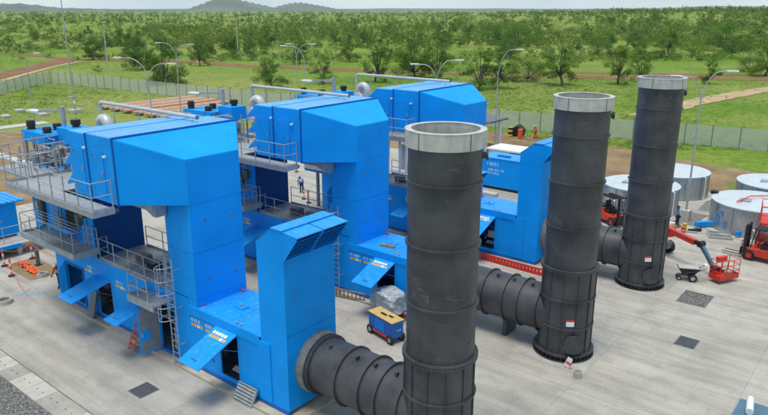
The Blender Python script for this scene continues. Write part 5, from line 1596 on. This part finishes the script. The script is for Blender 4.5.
# ------------------------------------------------------------------ people
def person(loc, rz, shirt, trousers, helmet, label, bend=0.0, reach=0.0):
    t = thing('person', label, 'person', loc, rz, 'site workers')
    # skeleton: x right, y forward (local), 1.72 m tall
    hipz = .88
    def tw(p):   # bend the upper body forward about the hips
        v = Vector(p)
        if v.z > hipz:
            q = v - Vector((0, 0, hipz)); q = Matrix.Rotation(-bend, 3, 'X') @ q; v = q + Vector((0, 0, hipz))
        return tuple(v)
    J = {'pelvis': (0, 0, .92), 'waist': (0, 0, 1.08), 'chest': (0, .0, 1.30), 'neck': (0, -.01, 1.44), 'head': (0, .01, 1.56), 'crown': (0, .0, 1.66), 'chin': (0, .06, 1.51), 'nose': (0, .105, 1.56)}
    for s, n in ((-1, 'L'), (1, 'R')):
        J['sh' + n] = (.19 * s, 0, 1.38); J['el' + n] = (.25 * s, .02 + .12 * reach, 1.12 + .05 * reach); J['wr' + n] = (.25 * s - .02 * s, .16 + .2 * reach, .93 + .16 * reach)
        J['hp' + n] = (.09 * s, 0, .88); J['kn' + n] = (.11 * s, .03 * s + .02, .49); J['an' + n] = (.12 * s, .06 * s - .02, .09); J['to' + n] = (.13 * s, .06 * s + .13, .04)
    J = {k: tw(v) for k, v in J.items()}
    def skin(name, m, edges, rad, parent):
        keys = []
        for a, b_ in edges:
            for q in (a, b_):
                if q not in keys: keys.append(q)
        me = bpy.data.meshes.new(name)
        me.from_pydata([J[q] for q in keys], [(keys.index(a), keys.index(b_)) for a, b_ in edges], [])
        me.materials.append(M[m])
        o = bpy.data.objects.new(name, me); C.objects.link(o); o.parent = parent
        md = o.modifiers.new('skin', 'SKIN'); md.use_smooth_shade = True
        for i, q in enumerate(keys):
            me.skin_vertices[0].data[i].radius = rad[q] if isinstance(rad[q], tuple) else (rad[q], rad[q])
        me.skin_vertices[0].data[0].use_root = True
        sb = o.modifiers.new('sub', 'SUBSURF'); sb.levels = 1; sb.render_levels = 1
        return o
    E0 = [('pelvis', 'waist'), ('waist', 'chest'), ('chest', 'neck'), ('neck', 'head'), ('head', 'crown'), ('head', 'nose')]
    Rr = {'pelvis': (.14, .10), 'waist': (.12, .09), 'chest': (.15, .10), 'neck': .052, 'head': (.075, .09), 'crown': .06, 'chin': .04, 'nose': .018}
    for n in 'LR':
        E0 += [('chest', 'sh' + n), ('sh' + n, 'el' + n), ('el' + n, 'wr' + n), ('pelvis', 'hp' + n), ('hp' + n, 'kn' + n), ('kn' + n, 'an' + n), ('an' + n, 'to' + n)]
        Rr.update({'sh' + n: .062, 'el' + n: .043, 'wr' + n: .03, 'hp' + n: .085, 'kn' + n: .058, 'an' + n: .042, 'to' + n: .035})
    body = skin('body', 'skin', E0, Rr, t)
    up = {q: (tuple(x + .022 for x in r) if isinstance(r, tuple) else r + .02) for q, r in Rr.items()}
    skin('shirt', shirt, [('pelvis', 'waist'), ('waist', 'chest')] + [e for n in 'LR' for e in (('chest', 'sh' + n), ('sh' + n, 'el' + n))], up, t)
    skin('trousers', trousers, [e for n in 'LR' for e in (('pelvis', 'hp' + n), ('hp' + n, 'kn' + n), ('kn' + n, 'an' + n))], up, t)
    for n in 'LR':
        skin('boot', 'black', [('an' + n, 'to' + n)], {'an' + n: .062, 'to' + n: .052}, t)
        # hand: palm and five bent fingers
        w = Vector(J['wr' + n]); e = Vector(J['el' + n]); d = (w - e).normalized(); s = -1 if n == 'L' else 1
        side = d.cross(Vector((0, 0, 1))).normalized() * s; nn = side.cross(d).normalized()
        hb = MB(); hb.obox(w + d * .05, (.03, .085, .09), Matrix((nn, side, d)).transposed())
        for i in range(4):
            p0 = w + d * .09 + side * (-.033 + .022 * i); L = (.06, .07, .066, .05)[i]
            hb.path([p0, p0 + d * L * .55 + nn * .01, p0 + d * L + nn * .03], .009, 5)
        p0 = w + d * .03 - side * .04
        hb.path([p0, p0 - side * .03 + d * .03, p0 - side * .03 + d * .065 + nn * .01], .010, 5)
        hb.build('hand', 'skin', t, local=True)
    hd = Vector(J['head']); rot = Matrix.Rotation(-bend, 3, 'X')
    hm = MB().lathe([(.125, .035), (.112, .05), (.108, .09), (.08, .135), (.04, .152), (.001, .156)], 18)
    hm.v = [tuple(hd + rot @ (Vector(p) * Vector((1, 1, 1)).x)) for p in hm.v]
    ho = hm.build('helmet', helmet, t, smooth=True, local=True)
    br = MB().obox(hd + rot @ Vector((0, .13, .042)), (.17, .09, .012), rot); br.build('peak', helmet, ho, local=True)
    for s in (-.032, .032):
        MB().obox(hd + rot @ Vector((s, .094, .012)), (.018, .012, .01), rot).build('eye', 'black', t, local=True)
    MB().obox(hd + rot @ Vector((0, .09, -.05)), (.045, .012, .008), rot).build('mouth', 'pink_plastic', t, local=True)
    for s in (-1, 1):
        MB().obox(hd + rot @ Vector((.088 * s, .0, .0)), (.014, .04, .06), rot).build('ear', 'skin', t, local=True)
    # vest stripes
    for z in (1.12, 1.24):
        b = MB().lathe([(.158, -.018), (.162, 0), (.158, .018)], 18)
        b.v = [tw((p[0] * 1.03, p[1] * .78, p[2] + z)) for p in b.v]
        b.build('reflective_band', 'marking_white', t, smooth=True, local=True)
    return t
person((-37.95, 16.55, .0), R(200), 'orange_cloth', 'navy_cloth', 'marking_white', 'worker in orange vest and dark trousers left of the nearest unit', bend=.35, reach=.8)
person((-13.15, 51.5, .0), R(120), 'blue_cloth', 'navy_cloth', 'navy_cloth', 'worker in blue shirt standing beside the farthest stack', bend=.05, reach=.2)
person((-38.5, 78.4, -.06), R(160), 'orange_cloth', 'orange_cloth', 'yellow', 'far worker in orange overalls near the fence', reach=.3)
person((-42.4, 40.6, .0), R(60), 'blue_cloth', 'navy_cloth', 'orange', 'stooping worker in blue seen in the gap under the middle air intake', bend=.95, reach=.6)

# ------------------------------------------------------------------ vegetation
def leaf_cloud(r_, clumps, per, size):
    """leaf quads scattered round clump centres -> (verts, faces) arrays"""
    cs = np.repeat(np.array([c[:3] for c in clumps]), per, axis=0)
    rad = np.repeat(np.array([c[3] for c in clumps]), per)
    n = len(cs)
    d = r_.normal(size=(n, 3)); d /= np.linalg.norm(d, axis=1)[:, None]
    rr = rad * r_.uniform(.35, 1.0, n) ** .6
    p = cs + d * rr[:, None] * np.array([1, 1, .72])
    nrm = d + r_.normal(0, .55, (n, 3)) + np.array([0, 0, .45]); nrm /= np.linalg.norm(nrm, axis=1)[:, None]
    a = np.cross(nrm, r_.normal(size=(n, 3))); a /= np.linalg.norm(a, axis=1)[:, None]
    b_ = np.cross(nrm, a)
    s = size * r_.uniform(.55, 1.3, n)
    a *= s[:, None]; b_ *= (s * r_.uniform(.5, .9, n))[:, None]
    v = np.stack([p - a, p - b_ * .8, p + a, p + b_ * .8], axis=1).reshape(-1, 3)
    return v
def mesh_quads(name, v, m):
    n = len(v) // 4
    me = bpy.data.meshes.new(name)
    me.vertices.add(len(v)); me.vertices.foreach_set('co', v.astype(np.float32).ravel())
    me.loops.add(n * 4); me.loops.foreach_set('vertex_index', np.arange(n * 4, dtype=np.int32))
    me.polygons.add(n); me.polygons.foreach_set('loop_start', np.arange(0, n * 4, 4, dtype=np.int32))
    me.update(); me.validate()
    me.materials.append(M[m])
    return me
PROTO = []
def make_tree_proto(seed, h, spread, trunk_h, lean, m, dens=1.0, flat=.8):
    r_ = np.random.default_rng(seed)
    cl = []
    tb = MB()
    top = Vector((lean, lean * .3, trunk_h))
    tb.path([(0, 0, -.15), (lean * .4, 0, trunk_h * .5), top, top + Vector((lean * .2, 0, h * .35))], 0, 7, [.03 * h, .024 * h, .02 * h, .008 * h])
    nb = int(14 + 6 * r_.random())
    for i in range(nb):
        a = 2 * math.pi * (i * .618 + r_.uniform(-.05, .05))
        e = r_.uniform(-.12, 1.0)
        rad = spread * (.35 + .65 * math.sin(math.pi * min(1, max(.12, .25 + .75 * e)))) * r_.uniform(.6, 1.05)
        tip = Vector((top.x + rad * math.cos(a), top.y + rad * math.sin(a), trunk_h * .85 + (h - trunk_h * .85) * e * .92))
        if i == 0: tip = Vector((top.x, top.y, h * .93))
        mid = top.lerp(tip, .5) + Vector((0, 0, .08 * h * (1 - e)))
        tb.path([top - Vector((0, 0, trunk_h * .12)), mid, tip], 0, 5, [.013 * h, .008 * h, .003 * h])
        for q in range(3):
            c = mid.lerp(tip, .45 + .3 * q) + Vector(r_.normal(0, .09 * spread, 3))
            cl.append((c.x, c.y, c.z, spread * r_.uniform(.17, .33)))
    v = leaf_cloud(r_, cl, int(150 * dens), h * .0135)
    v[:, 2] = np.maximum(v[:, 2], .1)
    trunk = tb.build('trunk', 'bark', None, smooth=True)
    crown = bpy.data.objects.new('crown', mesh_quads('crown', v, m))
    me_t, me_c = trunk.data, crown.data
    bpy.data.objects.remove(trunk); bpy.data.objects.remove(crown)
    return (me_t, me_c, h)
for i in range(5):
    PROTO.append(make_tree_proto(50 + i, 8.0, 3.8, 1.2 + .2 * i, .2 * (i - 2), 'leaf'))          # spreading savanna trees 0-4
for i in range(3):
    PROTO.append(make_tree_proto(70 + i, 8.0, 2.9, 1.4 + .3 * i, .8 * (-1) ** i, 'leaf', .75))     # sparse, leaning 5-7
for i in range(4):
    PROTO.append(make_tree_proto(90 + i, 4.0, 3.0, .5, .1, 'leaf_dark' if i < 2 else 'leaf_bright', 1.2))  # round bushes 8-11
for i in range(3):
    PROTO.append(make_tree_proto(120 + i, 8.0, 4.6, .9, .2, 'leaf_dark', 1.3))           # broad dense trees 12-14
def tree(x, y, kind, h, label, group, rz=None, name='tree', sx=1.0):
    me_t, me_c, h0 = PROTO[kind]
    z = ground_z(x, y)
    t = thing(name, label, 'tree' if name == 'tree' else 'bush', (x, y, z), rng.uniform(0, 6.28) if rz is None else rz, group)
    s = h / h0
    t.scale = (s * sx, s * sx, s)
    for nm, me in (('trunk', me_t), ('crown', me_c)):
        o = bpy.data.objects.new(nm, me); C.objects.link(o); o.parent = t
    return t
# trees one can point at: (photo column, row of the foot, kind, height m, width factor, label)
NAMED = [
    (163, 84, 12, 10.5, 1.0, 'big leafy tree behind the fence right of the twin-arm lamp posts'),
    (143, 70, 13, 10.0, 1.0, 'dark leafy tree left behind the big tree by the lamp posts'),
    (200, 66, 2, 8.0, 1.0, 'leafy tree right of the big tree by the lamp posts'),
    (272, 88, 0, 6.8, 1.15, 'low leafy tree just behind the fence left of the twin lamp posts'),
    (322, 84, 5, 6.5, 1.2, 'sparse tree right of the twin lamp posts'),
    (375, 82, 6, 8.4, 1.2, 'airy tree above the farthest vent pipe'),
    (415, 78, 13, 12.0, .9, 'large dark tree left behind the farthest air intake house'),
    (438, 80, 1, 10.0, 1.0, 'tall tree right behind the farthest air intake house'),
    (478, 90, 5, 8.6, 1.25, 'willowy tree left of the single-arm lamp post'),
    (497, 88, 7, 7.5, 1.2, 'willowy tree right behind the single-arm lamp post'),
    (527, 82, 8, 6.2, 1.0, 'dark bushy tree left of the leaning tree above the middle stack'),
    (562, 86, 7, 9.2, 1.35, 'leaning tree with bare slanted trunk above the middle stack'),
    (618, 84, 6, 8.6, 1.2, 'loose tree between the middle and farthest stacks'),
    (640, 82, 2, 7.6, 1.0, 'leafy tree touching the rim of the farthest stack'),
    (708, 84, 5, 6.0, 1.1, 'thin tree right behind the right lamp post'),
    (765, 76, 0, 10.5, 1.1, 'tall leafy tree cut by the right edge'),
    (748, 72, 8, 5.0, 1.0, 'dark bush left of the tree cut by the right edge'),
    (58, 48, 8, 4.2, 1.0, 'round dark bush in the meadow below the left end of the woods'),
    (75, 52, 9, 2.0, 1.2, 'small low bush right of the round dark bush in the left meadow'),
    (5, 46, 8, 3.5, 1.2, 'bush at the far left edge of the meadow'),
    (98, 72, 10, 1.8, 1.0, 'small bright bush in the grass right of the tall mast'),
    (122, 46, 12, 8.0, 1.1, 'dark tree group left of the big leafy tree'),
    (235, 60, 9, 3.6, 1.3, 'bush at the foot of the power pole'),
    (252, 60, 9, 3.2, 1.3, 'bush right of the power pole'),
    (498, 46, 10, 9.5, 1.5, 'bright spreading bush mass left above the leaning tree'),
    (517, 48, 11, 9.5, 1.5, 'bright spreading bush mass right above the leaning tree'),
    (510, 60, 8, 6.0, 1.1, 'dark bush below the bright bush mass'),
    (597, 56, 8, 6.5, 1.1, 'dark round bush left above the farthest stack'),
    (608, 44, 10, 6.0, 1.2, 'bright bush left above the farthest stack'),
    (635, 42, 11, 6.0, 1.2, 'bright bush above the farthest stack'),
    (668, 54, 2, 10.0, 1.2, 'tree with pale trunk above the farthest stack'),
    (693, 56, 10, 6.5, 1.1, 'bright bush right of the pale-trunked tree'),
    (725, 52, 11, 11.0, 1.2, 'big bright tree right above the right lamp post'),
    (590, 44, 9, 5.5, 1.2, 'bush cluster left of the bright bushes'),
    (350, 62, 0, 7.5, 1.1, 'tree by the dirt road above the middle unit'),
    (300, 64, 2, 7.2, 1.1, 'tree by the dirt road behind the twin lamp posts'),
]
for px, py, kind, h, sx, lab in NAMED:
    q = pix(px, py, -.1)
    bush = kind in (8, 9, 10, 11)
    tree(q.x, q.y, kind, h, lab, 'bushes beyond the fence' if bush else 'trees beyond the fence', name='bush' if bush else 'tree', sx=sx)
# scattered trees between the road and the woods
nsc = 0
tries = 0
while nsc < 240 and tries < 6000:
    tries += 1
    px = rng.uniform(-40, 810); py = rng.uniform(30, 62)
    # open meadow on the left, thicker to the right
    dens = np.interp(px, [-40, 60, 110, 160, 300, 450, 560, 810], [.25, .25, .5, .75, .95, .75, .6, .75]) * np.interp(py, [30, 40, 50, 62], [1.0, .9, .45, .08])
    if rng.random() > dens: continue
    q = pix(px, py, -.1)
    kind = int(rng.choice([0, 1, 2, 3, 4, 5, 6, 8, 8, 9, 9, 10, 10, 11, 11, 12, 13, 14]))
    bush = kind in (8, 9, 10, 11)
    h = rng.uniform(2.2, 4.2) if bush else rng.uniform(4.5, 7.5)
    look = ('spreading', 'spreading', 'spreading', 'spreading', 'spreading', 'sparse', 'sparse', 'sparse', 'dark round', 'dark round', 'bright round', 'bright round', 'broad dark', 'broad dark', 'broad dark')[kind]
    over = ['the left meadow', 'the nearest intake house', 'the middle intake house', 'the farthest intake house', 'the middle stack', 'the farthest stack', 'the water tanks'][int(np.digitize(px, [100, 230, 340, 480, 580, 690]))]
    band = 'by the woods' if py < 38 else ('in the far meadow' if py < 48 else 'near the dirt road')
    tree(q.x, q.y, kind, h, f"{look} {'bush' if bush else 'tree'} {band} above {over}", 'scattered meadow bushes' if bush else 'scattered meadow trees', name='bush' if bush else 'tree', sx=rng.uniform(.9, 1.2))
    nsc += 1
bylab = {}
for o in list(C.objects):
    if o.get('group') in ('scattered meadow trees', 'scattered meadow bushes'):
        d = Vector((o.location.x, o.location.y, 0))
        bylab.setdefault(o['label'], []).append(((d @ _R) / (d @ _F), o))
ORD = ['first', 'second', 'third', 'fourth', 'fifth', 'sixth', 'seventh', 'eighth', 'ninth', 'tenth', 'eleventh', 'twelfth']
for lab, l in bylab.items():
    if len(l) > 1:
        for i, (_, o) in enumerate(sorted(l, key=lambda e: e[0])):
            o['label'] = f'{lab}, {ORD[min(i, 11)]} from left'
# woodland beyond: reads as one mass
def woodland():
    r_ = np.random.default_rng(21)
    vs = []
    n = 8500
    inv = r_.uniform(1 / 9000.0, 1 / 300.0, n)
    dist = 1 / inv
    pxs = r_.uniform(-120, 890, n)
    for d, px in zip(dist, pxs):
        if px < 150 and d < 800 and r_.random() > .22: continue
        if d < 420 and r_.random() > .4: continue
        if math.sin(px * .043 + d * .011) + math.sin(d * .019 - px * .021) < -.75 and d < 800: continue
        x, y = polar(px, d)
        x += r_.normal(0, 8); y += r_.normal(0, 8)
        h = r_.uniform(2.8, 6.0) if r_.random() < .72 else r_.uniform(6.0, 9.0)
        w = h * r_.uniform(.4, .62)
        k = 110 if d < 700 else 40
        if d > 1500: h *= 1.25; w *= 3.0; k = 40
        z = ground_z(x, y)
        ncl = 5
        cl = []
        for i in range(ncl):
            a = r_.uniform(0, 6.28); q = w * r_.uniform(0, .65)
            cl.append((x + q * math.cos(a), y + q * math.sin(a), z + h * r_.uniform(.22, .8), w * r_.uniform(.45, .7)))
        vs.append(leaf_cloud(r_, cl, k // ncl, .065 * h if d < 700 else (.13 * h if d < 1500 else .22 * h)))
    v = np.concatenate(vs)
    me = mesh_quads('distant_woodland', v, 'leaf_far')
    o = bpy.data.objects.new('distant_woodland', me); C.objects.link(o)
    tag(o, 'dense green bush woodland reaching to the horizon', 'woodland', kind='stuff')
woodland()
def patchy(name, label, cat, m, n, py0, py1, hr, wr, quads, qs, seed, thr, flat=1.0):
    r_ = np.random.default_rng(seed)
    vs = []
    k = 0
    while k < n:
        px = r_.uniform(-60, 830); py = r_.uniform(py0, py1)
        q = pix(px, py, -.1); x, y = q.x, q.y
        if x > -103 and y < 76 + .12 * max(0, x + 20) and y > -60: continue
        if -112 < x < -82 and 54 < y < 78: continue
        f = math.sin(x * .041 + seed) * math.sin(y * .037) + .7 * math.sin(x * .013 - y * .017 + seed) + r_.normal(0, .45)
        k += .2
        if f < thr: continue
        # keep the roads clear
        k += .8
        h = r_.uniform(*hr); w = r_.uniform(*wr); z = ground_z(x, y)
        cl = [(x + r_.normal(0, w * .5), y + r_.normal(0, w * .5), z + h * r_.uniform(.25, .6), w * r_.uniform(.5, .8)) for _ in range(3)]
        vs.append(leaf_cloud(r_, cl, quads // 3, qs * r_.uniform(.7, 1.3)))
        vs[-1][:, 2] = z + np.maximum(0.02, (vs[-1][:, 2] - z) * flat)
    v = np.concatenate(vs)
    o = bpy.data.objects.new(name, mesh_quads(name, v, m)); C.objects.link(o)
    tag(o, label, cat, kind='stuff')
patchy('undergrowth', 'low green scrub filling the meadow up to the woods', 'scrub', 'leaf_far', 3000, 26, 62, (1.0, 3.2), (1.0, 2.6), 66, .22, 61, .1)
patchy('bright_scrub', 'bright yellow-green scrub patches before the woods', 'scrub', 'leaf_bright', 900, 30, 60, (1.0, 3.0), (1.0, 2.4), 66, .22, 75, .35)
patchy('weeds', 'weeds and tussocks in the grass on both sides of the fence', 'weeds', 'blade', 9000, 60, 150, (.15, .5), (.3, .9), 18, .10, 83, -.2, .7)
# grass tufts near the fence and in the storage ground
def tufts():
    r_ = np.random.default_rng(31)
    n = 45000
    t = r_.uniform(0, 1, n)
    x = r_.uniform(-160, 25, n); y = r_.uniform(40, 175, n)
    keep = (y > 66 + .13 * (x + 60)) | ((x < -100) & (y > 30))
    keep &= ~((x > -110) & (x < -84) & (y > 55) & (y < 76))
    x, y = x[keep], y[keep]
    clump = np.sin(x * .31) * np.sin(y * .27) + np.sin(x * .11 + 2) * np.sin(y * .13) + r_.normal(0, .5, len(x))
    k = clump > -.2
    x, y = x[k], y[k]
    n = len(x)
    h = r_.uniform(.05, .2, n); w = r_.uniform(.03, .09, n)
    a = r_.uniform(0, math.pi, n)
    dx, dy = np.cos(a) * w, np.sin(a) * w
    lx, ly = r_.normal(0, .12, n), r_.normal(0, .12, n)
    z = -.12
    v = np.stack([np.stack([x - dx, y - dy, np.full(n, z)], 1), np.stack([x + dx, y + dy, np.full(n, z)], 1),
                  np.stack([x + dx * .7 + lx, y + dy * .7 + ly, z + h], 1), np.stack([x - dx * .7 + lx, y - dy * .7 + ly, z + h * .8], 1)], 1).reshape(-1, 3)
    o = bpy.data.objects.new('tall_grass', mesh_quads('tall_grass', v, 'blade')); C.objects.link(o)
    tag(o, 'rough green grass growing along and beyond the fence', 'grass', kind='stuff')
tufts()

# ------------------------------------------------------------------ air
HAZE = 1
if HAZE:
    m = bpy.data.materials.new('haze'); m.use_nodes = True; nt = m.node_tree
    for n in list(nt.nodes):
        if n.type != 'OUTPUT_MATERIAL': nt.nodes.remove(n)
    vol = nt.nodes.new('ShaderNodeVolumePrincipled')
    vol.inputs['Color'].default_value = (0.80, 0.90, 1.0, 1)
    vol.inputs['Density'].default_value = 0.00004
    vol.inputs['Anisotropy'].default_value = 0.0
    nt.links.new(vol.outputs[0], nt.nodes['Material Output'].inputs['Volume'])
    M['haze'] = m
    o = box('haze', 'haze', None, -13000, 13000, -13000, 13000, -3.0, 175.0)
    tag(o, 'thin pale air over the whole plain', 'haze', kind='stuff')
